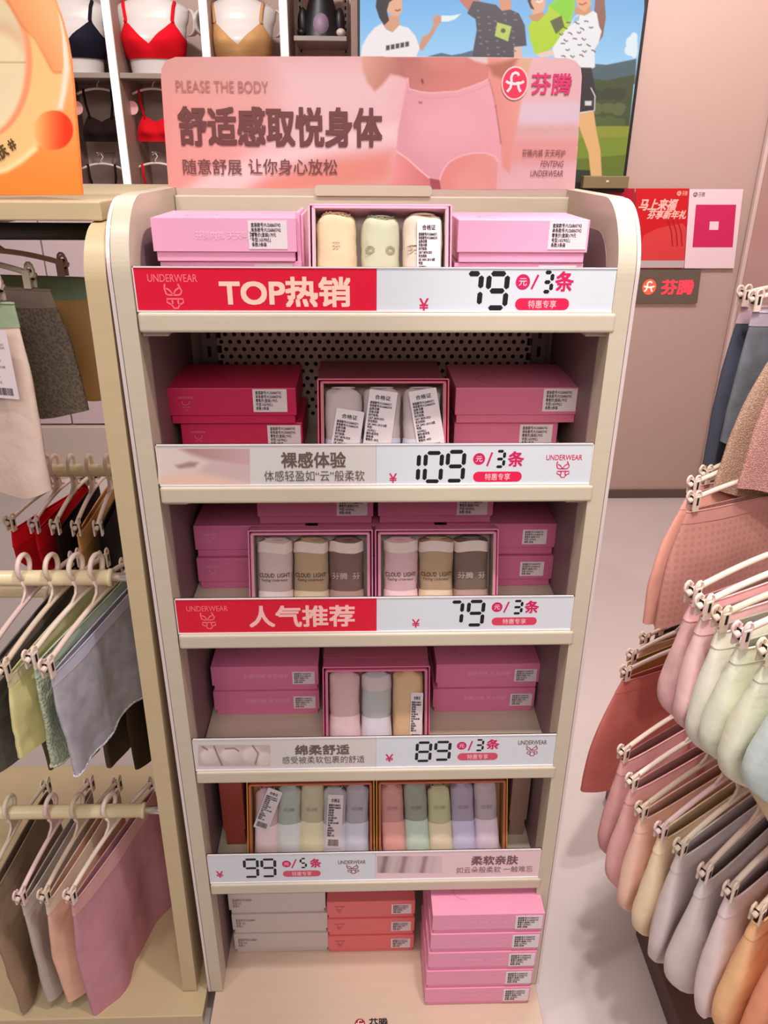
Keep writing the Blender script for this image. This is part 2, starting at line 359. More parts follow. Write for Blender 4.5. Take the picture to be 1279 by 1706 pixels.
painted('printed_photo', hs, HP, (266, 94, 971, 317), 1.5, [
    (None, ('g', 270, 0, 960, 0, (226, 150, 144), (226, 172, 182)), 1),
    ([(260, 80), (640, 80), (640, 150), (440, 170), (260, 140)], (212, 160, 154), 40, 0.8),
    ([(460, 100), (668, 100), (668, 250), (500, 270), (380, 290), (470, 200)], (226, 186, 190), 36, 0.9),
    ([(300, 322), (350, 285), (430, 262), (520, 238), (600, 215), (664, 205), (660, 236), (560, 250), (470, 272), (400, 322)], (236, 200, 202), 14, 0.9),
    ([(400, 330), (455, 298), (540, 268), (652, 254), (652, 330)], (222, 134, 120), 16, 0.9),
    ([(510, 318), (652, 296), (652, 330), (500, 330)], (226, 168, 160), 14, 0.7),
    ([(864, 96), (980, 96), (980, 170), (860, 170)], (224, 176, 180), 16),
    ([(862, 170), (980, 170), (980, 204), (856, 206)], (216, 194, 208), 10, 0.9),
    ([(858, 212), (980, 212), (980, 222), (854, 224)], (204, 164, 152), 9, 0.8),
    ([(850, 230), (980, 230), (980, 272), (845, 272)], (222, 146, 142), 14, 0.8),
    ([(838, 296), (980, 274), (980, 330), (832, 330)], (228, 176, 180), 14),
    ([(601, 90), (668, 90), (682, 132), (664, 126), (650, 124), (638, 140), (624, 152), (612, 138), (604, 118)], ('g', 600, 100, 670, 120, (214, 160, 136), (172, 100, 92)), 4),
    ([(655, 90), (818, 90), (816, 112), (814, 131)] + waist[::-1][1:] + [(672, 118)], ('g', 690, 96, 740, 156, (176, 102, 92), (206, 120, 112)), 2),
    ([(700, 88), (790, 88), (775, 112), (735, 118), (705, 108)], (206, 124, 114), 12, 0.8),
    ([(770, 90), (858, 90), (842, 104), (815, 108), (790, 102)], (214, 192, 190), 3),
    ([(814, 131), (812, 96), (886, 96), (880, 120), (868, 170), (858, 230), (848, 290), (836, 276), (832, 221), (825, 175)], ('g', 820, 0, 880, 0, (222, 136, 126), (226, 158, 146)), 3),
    ([(812, 108), (836, 104), (862, 97), (852, 116), (838, 132), (822, 126)], (164, 92, 66), 5, 0.85),
    ([(866, 96), (886, 96), (880, 118), (862, 116)], (212, 172, 132), 3, 0.8),
    (waist + [(825, 175), (832, 221), (834, 248), (829, 270)] + legR[::-1][1:] + legL + [(663, 218), (669, 185), (676, 150)], ('g', 672, 0, 835, 0, (216, 150, 160), (230, 160, 172)), 1.2),
    ([(690, 190), (760, 170), (800, 200), (790, 240), (730, 262), (690, 240)], (230, 168, 176), 22, 0.7),
    ([(660, 252)] + legL[::-1][1:] + [(722, 322), (650, 322)], ('g', 655, 0, 720, 0, (230, 146, 146), (206, 112, 112)), 1.2),
    ([(715, 297), (732, 300), (736, 322), (720, 322)], (160, 66, 76), 1.2),
    ([(736, 322)] + legR + [(826, 322)], ('g', 740, 0, 826, 0, (222, 134, 128), (224, 150, 142)), 1.2),
    ([(755, 300), (790, 275), (812, 300), (810, 330), (760, 330)], (226, 152, 142), 12, 0.8),
    (band(waist, 2.2), (232, 176, 182), 1.0), (band([(p[0], p[1] + 9) for p in waist], 1.6), (204, 140, 148), 1.2, 0.6),
    (band(legR, 2.6), (236, 180, 188), 1.0), (band(legL, 2.6), (240, 186, 192), 1.0),
    (band([(825, 175), (832, 221), (834, 240)], 2.2), (150, 84, 76), 1.5, 0.7), (band([(814, 131), (822, 160), (826, 180)], 2), (150, 84, 76), 1.5, 0.5),
    ([(703, 130), (706, 137), (704, 141), (701, 134)], (104, 40, 42), 1.2), ([(697, 169), (703, 169), (703, 173), (697, 173)], (176, 96, 104), 1.0),
], -0.0005, gain=0.94, clip=[(281, 317), (275, 230), (268.5, 130), (269, 113), (276, 101), (292, 95), (450, 94), (640, 94), (800, 95), (945, 97), (958, 101), (967, 111), (969, 128), (963, 230), (957, 317)])
b = MB(); y = -0.0008
def ht(s, r, c, bold=0.0, sl=0.0): b.text(s, *HP.R(*r), ink(c), y - 0.0018, bold, sl)
ht('PLEASE THE BODY', (293, 135, 447, 154), (172, 104, 98), -0.012)
ht('舒适感取悦身体', (297, 178, 637, 245), (98, 44, 42), 0.028)
ht('随意舒展', (305, 265, 403, 291), (112, 56, 52), 0.008); ht('让你身心放松', (414, 265, 562, 291), (112, 56, 52), 0.008)
c = HP.uv(857, 139); rr = HP.uv(877, 139)[0] - c[0]
emblem(b, c[0], c[1], rr, rr * 1.12, ink((222, 24, 70)), ink((250, 214, 220)), y - 0.0016, ink((240, 186, 184)))
ht('芬腾', (884, 122, 952, 158), (206, 30, 98), 0.022)
ht('芬腾内裤 天天呵护', (869, 249, 941, 262), (128, 66, 72)); ht('FENTENG', (900, 268, 938, 278), (128, 66, 72), 0, 0.18); ht('UNDERWEAR', (883, 284, 937, 294), (128, 66, 72), 0, 0.18)
b.build('lettering', hs)
a0 = AY(525, 320, 0.298); a1 = AY(718, 320, 0.298)
MB().prism(rrect(a0.x, a1.x, 1.5925, 1.608, 0.005), 0.286, 0.2895, woodh, 'Y').build('sign_clamp', unit)

# ------------------------------------------------------------------ price strips
RED = (220, 8, 50)
clear = mat('clear_strip_plastic', (238, 228, 232), 0.15)
SEG = {'a': ((0, 1), (1, 1)), 'b': ((1, 1), (1, .5)), 'c': ((1, .5), (1, 0)), 'd': ((0, 0), (1, 0)), 'e': ((0, .5), (0, 0)), 'f': ((0, 1), (0, .5)), 'g': ((0, .5), (1, .5))}
DIG = {'0': 'abcdef', '1': 'bc', '3': 'abcdg', '5': 'acdfg', '7': 'abc', '8': 'abcdefg', '9': 'abcdfg'}
def digit(b, ch, x0, x1, z0, z1, m, y, t):
    h = t / 2; X0, X1, Z0, Z1 = x0 + h, x1 - h, z0 + h, z1 - h; g = t * 0.62; sl = (z1 - z0) * 0.03
    for s in DIG[ch]:
        (ax, az), (bx, bz) = SEG[s]; A = Vector((X0 + ax * (X1 - X0), Z0 + az * (Z1 - Z0))); B = Vector((X0 + bx * (X1 - X0), Z0 + bz * (Z1 - Z0)))
        d = (B - A).normalized(); n = Vector((-d.y, d.x)) * h * 1.1; A2, B2 = A + d * g, B - d * g
        P = [A2 - d * h * 0.6, A2 + n + d * h * 0.25, B2 + n - d * h * 0.25, B2 + d * h * 0.6, B2 - n - d * h * 0.25, A2 - n + d * h * 0.25]
        b.poly([(p.x + sl * ((p.y - z0) / (z1 - z0) - 0.5), p.y) for p in P], m, y)
def icon(b, pl, r, m, y):
    x0, x1, z0, z1 = pl.R(*r); T = lambda L: [(x0 + (p[0] - 285) / 235 * (x1 - x0), z1 - (p[1] - 262) / 333 * (z1 - z0)) for p in L]; wd = (x1 - x0) * 0.085
    b.stroke(T([(300, 262), (292, 330), (308, 400), (345, 414), (395, 412), (450, 414), (485, 405), (506, 360), (480, 300), (465, 262)]), wd, m, y)
    b.stroke(T([(312, 322), (350, 345), (395, 408), (430, 345), (474, 318)]), wd, m, y)
    b.stroke(T([(310, 465), (512, 465), (516, 512), (462, 545), (440, 592), (388, 592), (366, 545), (308, 512)]), wd, m, y, True)
    b.stroke(T([(372, 470), (380, 520), (366, 545)]), wd, m, y); b.stroke(T([(450, 470), (448, 520), (462, 545)]), wd, m, y)
mag, lcd = ink((208, 24, 92)), ink((18, 12, 18))
def pill(b, pl, r, y, c):
    x0, x1, z0, z1 = pl.R(*r); b.poly(rrect(x0, x1, z0, z1, (z1 - z0) * 0.48), ink(c), y)
    mx, mz = (x1 - x0) * 0.24, (z1 - z0) * 0.16; b.text('特惠专享', x0 + mx, x1 - mx, z0 + mz, z1 - mz, ink((250, 196, 206)), y - 0.0002, 0.008)
def price(b, pl, y, yen, digs, yuan, slash, qty, tiao, pl_r, t, c=(228, 22, 76)):
    b.text('¥', *pl.R(*yen), mag, y, 0.015)
    for ch, r in digs: digit(b, ch, *pl.R(*r), lcd, y, t)
    cx, cz = pl.uv(yuan[0], yuan[1]); r = pl.uv(yuan[0] + yuan[2], yuan[1])[0] - cx
    b.poly(ellipse(cx, cz, r, r * 1.05), mag, y); b.text('元', cx - r * .55, cx + r * .55, cz - r * .5, cz + r * .5, ink((250, 214, 226)), y - 0.0002, 0.01)
    b.stroke(pl.P(slash), 0.0028, mag, y); digit(b, qty[0], *pl.R(*qty[1]), lcd, y, t * 0.72); b.text('条', *pl.R(*tiao), mag, y, 0.026); pill(b, pl, pl_r, y, c)
def strip(i, corners, label):
    z = SZ[i]; pl = Plane(0.0, z + 0.0004); t = thing('price_strip', label, 'price strip', pl.o, group='price strips along the shelf fronts')
    (tl, tr) = corners; u0, v0 = pl.uv(*tl); u1, v1 = pl.uv(*tr); H = (v0 + v1) / 2; u0, u1 = max(u0, -0.3177), min(u1, 0.3177)
    b = MB(); b.box(u0, u1, 0.0022, 0.004, 0, H, clear); b.box(u0, u1, 0.0, 0.004, H - 0.0016, H, clear); b.box(u0, u1, -0.0005, 0.006, 0, 0.0018, clear)
    b.box(u0, u0 + 0.0012, 0.0, 0.004, 0, H, clear); b.box(u1 - 0.0012, u1, 0.0, 0.004, 0, H, clear); b.build('strip_holder', t)
    return t, pl, u0 + 0.0013, u1 - 0.0013, H - 0.0017
def card(t, pl, name, x0, x1, H, m): b = MB(); b.box(x0, x1, 0.001, 0.0021, 0.0019, H, m); return b
whitec = mat('white_card', (216, 220, 228), 0.4); redc = mat('red_card', RED, 0.4); greyc = mat('pale_grey_card', (216, 208, 206), 0.4)
PY = 0.0008
pk, gy = ink((250, 168, 170)), ink((104, 84, 78))
t, pl, a, e, H = strip(0, ((217, 445), (1030, 445)), 'price strip of the top shelf, red left half and price 79')
d = pl.uv(627, 485)[0]
b = card(t, pl, '', a, d, H, redc); lt = ink((252, 116, 130))
b.text('UNDERWEAR', *pl.R(245, 457, 328, 470), lt, PY, 0.004); icon(b, pl, (274, 473, 305, 514), lt, PY); b.text('TOP热销', *pl.R(365, 461, 584, 512), ink((250, 206, 190)), PY, 0.03); b.build('red_card', t)
b = card(t, pl, '', d + 0.0004, e, H, whitec); price(b, pl, PY, (698, 497, 714, 519), [('7', (772, 452, 804, 514)), ('9', (809, 452, 847, 517))], (871, 470, 12), [(885, 482), (897, 458)], ('3', (902, 451, 922, 489)), (925, 452, 956, 486), (858, 497, 948, 517), 0.0062); b.build('price_card', t)
t, pl, a, e, H = strip(1, ((258, 740), (990, 740)), 'price strip of the second shelf, white with a soft photo and price 109')
d = pl.uv(626, 775)[0]; b = card(t, pl, '', a, d, H, greyc)
painted('printed_photo', t, pl, (263, 748, 416, 807), 1.5, [(None, ('g', 262, 0, 416, 0, (226, 210, 198), (220, 190, 188)), 1),
    ([(288, 742), (420, 742), (420, 778), (352, 768), (318, 757)], ('g', 300, 745, 416, 780, (176, 132, 128), (204, 168, 170)), 6), ([(350, 768), (420, 778), (420, 804), (326, 790)], (206, 178, 178), 5, 0.8),
    ([(292, 776), (316, 770), (330, 771), (324, 778), (298, 781)], (150, 116, 106), 4, 0.8), ([(262, 796), (320, 786), (400, 806), (400, 815), (262, 815)], (236, 196, 178), 8, 0.9)], PY)
b.text('裸感体验', *pl.R(468, 753, 576, 780), gy, PY - 0.0004, 0.02); b.text('体感轻盈如“云”般柔软', *pl.R(440, 784, 607, 802), gy, PY - 0.0004, 0.002); b.build('picture_card', t)
b = card(t, pl, '', d + 0.0006, e, H, whitec); price(b, pl, PY, (648, 789, 661, 805), [('1', (684, 753, 700, 805)), ('0', (705, 752, 738, 805)), ('9', (742, 750, 775, 804))], (798, 765, 10), [(811, 777), (820, 754)], ('3', (824, 750, 842, 780)), (846, 752, 873, 778), (788, 786, 869, 803), 0.0055)
b.text('UNDERWEAR', *pl.R(910, 758, 970, 767), mag, PY, 0.012); icon(b, pl, (926, 769, 949, 796), mag, PY); b.build('price_card', t)
t, pl, a, e, H = strip(2, ((288, 998), (957, 993)), 'price strip of the third shelf, red left half reading as popular picks, price 79')
d = pl.uv(627, 1020)[0]; b = card(t, pl, '', a, d, H, redc)
b.text('UNDERWEAR', *pl.R(310, 1010, 379, 1019), lt, PY, 0.004); icon(b, pl, (334, 1021, 359, 1048), lt, PY); b.text('人气推荐', *pl.R(414, 1009, 591, 1045), ink((250, 192, 186)), PY, 0.026); b.build('red_card', t)
b = card(t, pl, '', d + 0.0004, e, H, whitec); price(b, pl, PY, (686, 1032, 699, 1046), [('7', (747, 1001, 772, 1042)), ('9', (777, 1000, 807, 1044))], (828, 1012, 9), [(839, 1021), (848, 1003)], ('3', (853, 1000, 871, 1024)), (874, 1001, 898, 1022), (819, 1029, 894, 1042), 0.0055, (220, 60, 92)); b.build('price_card', t)
t, pl, a, e, H = strip(3, ((318, 1236), (929, 1220)), 'price strip of the fourth shelf, white with a cotton photo and price 89')
d = pl.uv(626, 1252)[0]; b = card(t, pl, '', a, d, H, greyc)
painted('printed_photo', t, pl, (330, 1242, 450, 1277), 1.5, [(None, (196, 178, 172), 1)] + [(ellipse(cx, cy, r, 13, 18), ('g', cx - 8, cy - 10, cx + 8, cy + 12, (232, 218, 214), (206, 190, 186)), 4) for cx, cy, r in ((350, 1260, 17), (386, 1258, 19), (420, 1258, 17), (440, 1266, 12))]
    + [(band(L, 2.2), (104, 80, 76), 1.2, 0.85) for L in ([(356, 1243), (362, 1258), (370, 1276)], [(420, 1242), (430, 1256), (425, 1274)], [(336, 1244), (346, 1250)], [(374, 1248), (390, 1247), (398, 1252)])], PY)
b.text('绵柔舒适', *pl.R(491, 1241, 582, 1258), gy, PY - 0.0004, 0.024); b.text('感受被柔软包裹的舒适', *pl.R(470, 1260, 607, 1272), gy, PY - 0.0004, 0.0); b.build('picture_card', t)
b = card(t, pl, '', d + 0.0006, e, H, whitec); price(b, pl, PY, (642, 1257, 655, 1270), [('8', (692, 1236, 719, 1270)), ('9', (723, 1235, 751, 1268))], (769, 1243, 8), [(780, 1251), (787, 1235)], ('3', (791, 1232, 806, 1252)), (810, 1232, 832, 1249), (762, 1255, 829, 1267), 0.005, (214, 78, 104))
b.text('UNDERWEAR', *pl.R(863, 1234, 911, 1241), ink((110, 70, 84)), PY, 0.012); icon(b, pl, (876, 1242, 896, 1260), ink((168, 70, 100)), PY); b.build('price_card', t)
t, pl, a, e, H = strip(4, ((343, 1424), (902, 1416)), 'price strip of the lowest shelf with price 99 at its left end')
d = pl.uv(625, 1442)[0]; b = card(t, pl, '', a, d, H, whitec); price(b, pl, PY, (360, 1452, 372, 1463), [('9', (405, 1431, 431, 1463)), ('9', (434, 1431, 460, 1462))], (477, 1440, 7.5), [(486, 1447), (493, 1432)], ('5', (499, 1430, 511, 1447)), (516, 1431, 535, 1446), (471, 1451, 534, 1461), 0.005, (214, 80, 110))
b.text('UNDERWEAR', *pl.R(563, 1434, 609, 1440), ink((110, 70, 84)), PY, 0.012); icon(b, pl, (577, 1441, 598, 1456), ink((150, 70, 84)), PY); b.build('price_card', t)
b = card(t, pl, '', d + 0.0006, e, H, mat('pale_pink_card', (236, 206, 212), 0.4))
painted('printed_photo', t, pl, (628, 1427, 736, 1455), 1.5, [(None, ('g', 628, 0, 736, 0, (190, 166, 168), (222, 196, 202)), 1)] + [([(x, 1420), (x + 9, 1420), (x + 3, 1440), (x, 1460), (x - 9, 1460), (x - 3, 1440)], c_, 4, 0.8) for x, c_ in ((640, (124, 98, 102)), (655, (214, 192, 196)), (672, (140, 112, 116)), (690, (220, 196, 202)), (706, (140, 112, 114)), (720, (206, 180, 186)))], PY)
b.text('柔软亲肤', *pl.R(785, 1426, 863, 1441), ink((120, 84, 90)), PY - 0.0004, 0.022); b.text('如云朵般柔软 一触难忘', *pl.R(760, 1444, 887, 1454), ink((140, 104, 108)), PY - 0.0004); b.build('picture_card', t)

# ------------------------------------------------------------------ gift boxes
STK = '盒装款号:FU26860742\n单条款号:FU26860742\n零售价(盒装):79元\n号型:165/90(L)\n条数:3条装'
TAG = '盒装款号:FU26860271\n单条款号:FU26860270\n品牌:芬腾\n名称:内裤\n执行标准:\nGB/T 8878-2023\n安全类别:\nGB 18401-2010 B类\n号型:\n165/90(L)\n颜色:组合色\n规格:条\n零售价: 49元'
stickm = mat('paper_sticker', (232, 218, 222), 0.5); txtm = mat('sticker_print', (52, 34, 40), 0.6)
def sticker_mesh(wd, h):
    b = MB(); b.box(-wd / 2, wd / 2, -0.0006, 0, 0, h, stickm); b.text(STK, -wd * 0.42, wd * 0.34, h * 0.08, h * 0.93, txtm, -0.0008, 0.003); return b.mesh('price_sticker')
STICK = sticker_mesh(0.052, 0.036); STICKS = sticker_mesh(0.042, 0.028)
boxc = {}
def boxmat(c): return mat('box_card_%d_%d_%d' % c, c, 0.42, var=0.04, scale=6)
def make_box(wd, dp, h, c, label, loc, stick=STICK, sx=None, sz=None, front='words', group=None, rz=0.0):
    m = boxmat(c); t = thing('gift_box', label, 'gift box', loc, (0, 0, rz), group); k = h * 0.24
    b = MB(); b.box(-wd / 2, wd / 2, 0, dp, k, h - 0.0008, m); pale = ink(tuple(int(v + (255 - v) * 0.38) for v in c))
    if front == 'words': b.text('芬腾内裤 天天呵护', -wd * 0.20, wd * 0.22, h * 0.52, h * 0.70, pale, -0.0008)
    elif front == 'icon':
        if c == CORAL: pale = ink((140, 52, 60))
        b.text('UNDERWEAR', -wd * 0.42, -wd * 0.30, h * 0.70, h * 0.76, pale, -0.0008)
        b.stroke([(-wd * .39, h * .64), (-wd * .385, h * .56), (-wd * .36, h * .53), (-wd * .335, h * .56), (-wd * .33, h * .64)], 0.0009, pale, -0.0008)
        b.stroke([(-wd * .39, h * .48), (-wd * .33, h * .48), (-wd * .36, h * .38)], 0.0009, pale, -0.0008, True)
    elif front == 'print':
        b.text('盒装款号:FU26860\n号型:165\n条数:3', -wd * 0.46, -wd * 0.26, h * 0.36, h * 0.78, ink((110, 92, 92)), -0.0008)
    ln = ink(tuple(int(v * 0.86) for v in c)); S = []
    for i in range(13): a = i / 12 * PI * 1.5; S.append((-wd * 0.18 + 0.018 * math.cos(a) * (1 + i / 24), dp * 0.35 + 0.02 * math.sin(a)))
    P = [Vector(p) for p in S]
    for i in range(len(P) - 1):
        d = (P[i + 1] - P[i]).normalized() * 0.0008; n = Vector((-d.y, d.x))
        b.add([(P[i].x + n.x, P[i].y + n.y, h - 0.0004), (P[i].x - n.x, P[i].y - n.y, h - 0.0004), (P[i + 1].x - n.x, P[i + 1].y - n.y, h - 0.0004), (P[i + 1].x + n.x, P[i + 1].y + n.y, h - 0.0004)], [(0, 1, 2, 3)], ln)
    b.build('lid', t, 0.0012)
    MB().box(-wd / 2 + 0.003, wd / 2 - 0.003, 0.003, dp - 0.003, 0.0003, k, m).build('box_base', t, 0.001)
    if stick: put('price_sticker', stick, t, 0, ((sx if sx is not None else wd * 0.30), -0.0002, (sz if sz is not None else h * 0.30)))
    return t
LP, ROSE, CRIM, CORAL, WHT, PNK = (238, 170, 202), (220, 118, 150), (202, 36, 84), (236, 118, 122), (210, 196, 192), (240, 156, 188)
G1, G2, G3, G4, G5 = 'pink boxes on the top shelf', 'boxes on the second shelf', 'boxes on the third shelf', 'boxes on the fourth shelf', 'boxes on the base deck'
H1 = 0.0565
# top shelf
make_box(0.192, 0.14, H1, LP, 'light pink box at left of the top shelf, lowest of its pair behind the strip', (-0.201, 0.066, SZ[0]), group=G1)
make_box(0.192, 0.14, H1, LP, 'light pink box lying at left end of the top shelf, on top of its pair', (-0.206, 0.058, SZ[0] + H1), sx=0.058, group=G1)
make_box(0.178, 0.14, H1, LP, 'light pink box at right of the top shelf, lowest of its pair behind the strip', (0.194, 0.062, SZ[0]), group=G1)
make_box(0.178, 0.14, H1, LP, 'light pink box lying at right end of the top shelf, on top of its pair', (0.196, 0.056, SZ[0] + H1), sx=0.06, sz=0.018, front='none', group=G1)
# second shelf
H2 = 0.0585
make_box(0.19, 0.14, H2, CRIM, 'crimson box at left of the second shelf, lower one of its pair', (-0.212, 0.118, SZ[1]), front='icon', sx=0.066, group=G2)
make_box(0.196, 0.145, H2, CRIM, 'crimson box at left of the second shelf, upper one of its pair', (-0.222, 0.108, SZ[1] + H2), front='icon', sx=0.058, sz=0.02, group=G2)
make_box(0.165, 0.14, H2, ROSE, 'rose pink box at right of the second shelf, lower one of its pair', (0.205, 0.118, SZ[1]), front='none', sx=0.048, group=G2)
make_box(0.192, 0.145, H2, ROSE, 'rose pink box at right of the second shelf, upper one of its pair', (0.217, 0.108, SZ[1] + H2), front='none', sx=0.066, sz=0.02, group=G2)
make_box(0.2, 0.14, H2, (150, 70, 84), 'dull rose box lying behind the open tray of grey rolls, lower one', (0.005, 0.138, SZ[1]), front='none', stick=None, group=G2)
make_box(0.2, 0.14, H2, (170, 84, 100), 'dull rose box lying behind the open tray of grey rolls, upper one', (0.006, 0.136, SZ[1] + H2), front='none', stick=None, group=G2)
# third shelf
H3 = 0.0615
for sx, side in ((-1, 'left'), (1, 'right')):
    for k, nm in enumerate(('lower', 'upper')):
        make_box(0.19, 0.14, H3, (212, 110, 150), 'rose box at %s end of the third shelf, %s one of its pair' % (side, nm), (sx * 0.216, 0.14 + 0.003 * k, SZ[2] + H3 * k), front='icon', sx=0.058, stick=STICKS, sz=0.022, group=G3)
for k, nm in enumerate(('lower', 'upper')):
    make_box(0.2, 0.14, H3, (212, 110, 150), 'rose box in the middle back of the third shelf, %s one' % nm, (0.0, 0.142, SZ[2] + H3 * k), front='none', stick=None, group=G3)
for x, nm in ((-0.103, 'left'), (0.101, 'right')):
    make_box(0.196, 0.12, 0.058, (216, 124, 160), 'rose box topping the third shelf pile, just above the %s open tray' % nm, (x, 0.146, SZ[2] + 2 * H3), front='none', sx=0.062, sz=0.016, stick=STICK, group=G3)
# fourth shelf
H4 = 0.0575
for x, side, wd in ((-0.208, 'left', 0.2), (0.212, 'right', 0.196)):
    for k, nm in enumerate(('lower', 'upper')):
        make_box(wd, 0.14, H4, (228, 126, 166), 'pink box at %s of the fourth shelf, %s one of its pair' % (side, nm), (x - (0.004 if k == 0 and x > 0 else 0), 0.146, SZ[3] + H4 * k), front='words', sx=0.072, sz=0.016, stick=STICKS, group=G4)
for k, nm in enumerate(('lower', 'upper')):
    make_box(0.196, 0.14, 0.066, (196, 104, 134), 'rose box behind the open tray of the fourth shelf, %s one' % nm, (0.0, 0.146, SZ[3] + 0.066 * k), front='none', stick=None, group=G4)
# lowest shelf: red-brown boxes standing behind the trays
make_box(0.044, 0.17, 0.185, (150, 62, 50), 'narrow red brown box standing at left end of the lowest shelf', (-0.281, 0.088, SZ[4]), front='none', stick=None)
make_box(0.036, 0.17, 0.185, (150, 118, 104), 'narrow taupe box standing at right end of the lowest shelf', (0.287, 0.10, SZ[4]), front='none', stick=None)
for x, nm in ((-0.18, 'left'), (0.17, 'right')):
    make_box(0.24, 0.11, 0.19, (162, 60, 50), 'red brown box behind the %s tray of five rolls on the lowest shelf' % nm, (-0.132 if x < 0 else 0.142, 0.166, SZ[4]), front='none', stick=None)
# base deck
for k, nm in enumerate(('lowest', 'middle', 'top')):
    make_box(0.202, 0.14, 0.062, WHT, 'off white box on the base deck, %s of the white stack' % nm, (-0.204 - (0.003 if k == 2 else 0), 0.082, 0.071 + 0.062 * k), front='print', stick=None, group=G5)
    make_box(0.186, 0.14, 0.054, CORAL, 'coral red box on the base deck, %s of the coral stack' % nm, (-0.01, 0.078, 0.071 + 0.054 * k), front='icon', stick=STICKS, sx=0.064, sz=0.015, group=G5)
for k, nm in enumerate(('lowest', 'second from bottom', 'middle', 'fourth from bottom', 'topmost')):
    make_box(0.214, 0.15, 0.0545, PNK, 'pink box on the base deck, %s of the five high pink stack' % nm, (0.203 + (0.002, 0.003, 0.005, 0.008, 0.010)[k], -0.042, 0.0712 + 0.0545 * k), front='words', stick=STICK, sx=0.078, sz=0.0125, group=G5)
# upright box squeezed in beside the top tray
t = thing('gift_box', 'light pink box standing upright between the left pair and the top tray', 'gift box', (-0.1055, 0.075, SZ[0]), group=G1)
MB().box(-0.0055, 0.0, 0, 0.1, 0.0, 0.119, boxmat(LP)).build('lid', t, 0.001); MB().box(0.0003, 0.004, 0.003, 0.097, 0.0, 0.116, boxmat(LP)).build('box_base', t, 0.001)

# ------------------------------------------------------------------ open trays and rolled briefs
def make_tray(wd, h, dp, c, linc, label, loc, lean, rim=None):
    t = thing('open_box', label, 'open box', loc, (-lean, 0, 0)); m = boxmat(c); rm = boxmat(rim) if rim else m; k = 0.0035
    b = MB(); b.box(-wd / 2, -wd / 2 + k, 0, dp, 0, h, m); b.box(wd / 2 - k, wd / 2, 0, dp, 0, h, m); b.box(-wd / 2, wd / 2, 0, dp, h - k, h, m); b.box(-wd / 2, wd / 2, 0, dp, 0, k, m); b.box(-wd / 2, wd / 2, dp - k, dp, 0, h, m); b.build('tray', t, 0.0008)
    b = MB(); g = 0.0012
    b.box(-wd / 2 - 0.005, -wd / 2 - 0.005 + 0.0025, 0.006, dp + 0.003, -0.0, h + 0.004, rm); b.box(wd / 2 + 0.0025, wd / 2 + 0.005, 0.006, dp + 0.003, 0.0, h + 0.004, rm); b.box(-wd / 2 - 0.005, wd / 2 + 0.005, 0.006, dp + 0.003, h + 0.0016, h + 0.004, rm); b.box(-wd / 2 - 0.005, wd / 2 + 0.005, dp + 0.0005, dp + 0.003, 0.0, h + 0.004, rm); b.build('lid', t, 0.0006)
    b = MB(); lm = mat('liner_%d_%d_%d' % linc, linc, 0.6); b.box(-wd / 2 + k, wd / 2 - k, dp - k - 0.001, dp - k, k, h - k, lm)
    for s in (-1, 1): x = s * (wd / 2 - k); b.box(min(x, x - s * 0.001), max(x, x - s * 0.001), 0.001, dp - k - 0.001, k, h - k, lm)
    b.build('liner', t); return t
def fabric(c, kind='plain'):
    n = 'fabric_%s_%d_%d_%d' % ((kind,) + tuple(c))
    if kind == 'lace': return mat(n, c, 0.9, var=0.35, bump=0.5, scale=220, kind='voronoi', spec=0.15)
    if kind == 'mesh': return mat(n, c, 0.9, var=0.4, bump=0.35, scale=420, kind='voronoi', spec=0.15)
    if kind == 'check': return mat(n, c, 0.9, var=0.13, scale=36, kind='check', spec=0.15)
    if kind == 'mottle': return mat(n, c, 0.9, var=0.3, bump=0.3, scale=34, spec=0.15)
    return mat(n, c, 0.88, var=0.07, bump=0.32, scale=48, spec=0.2)
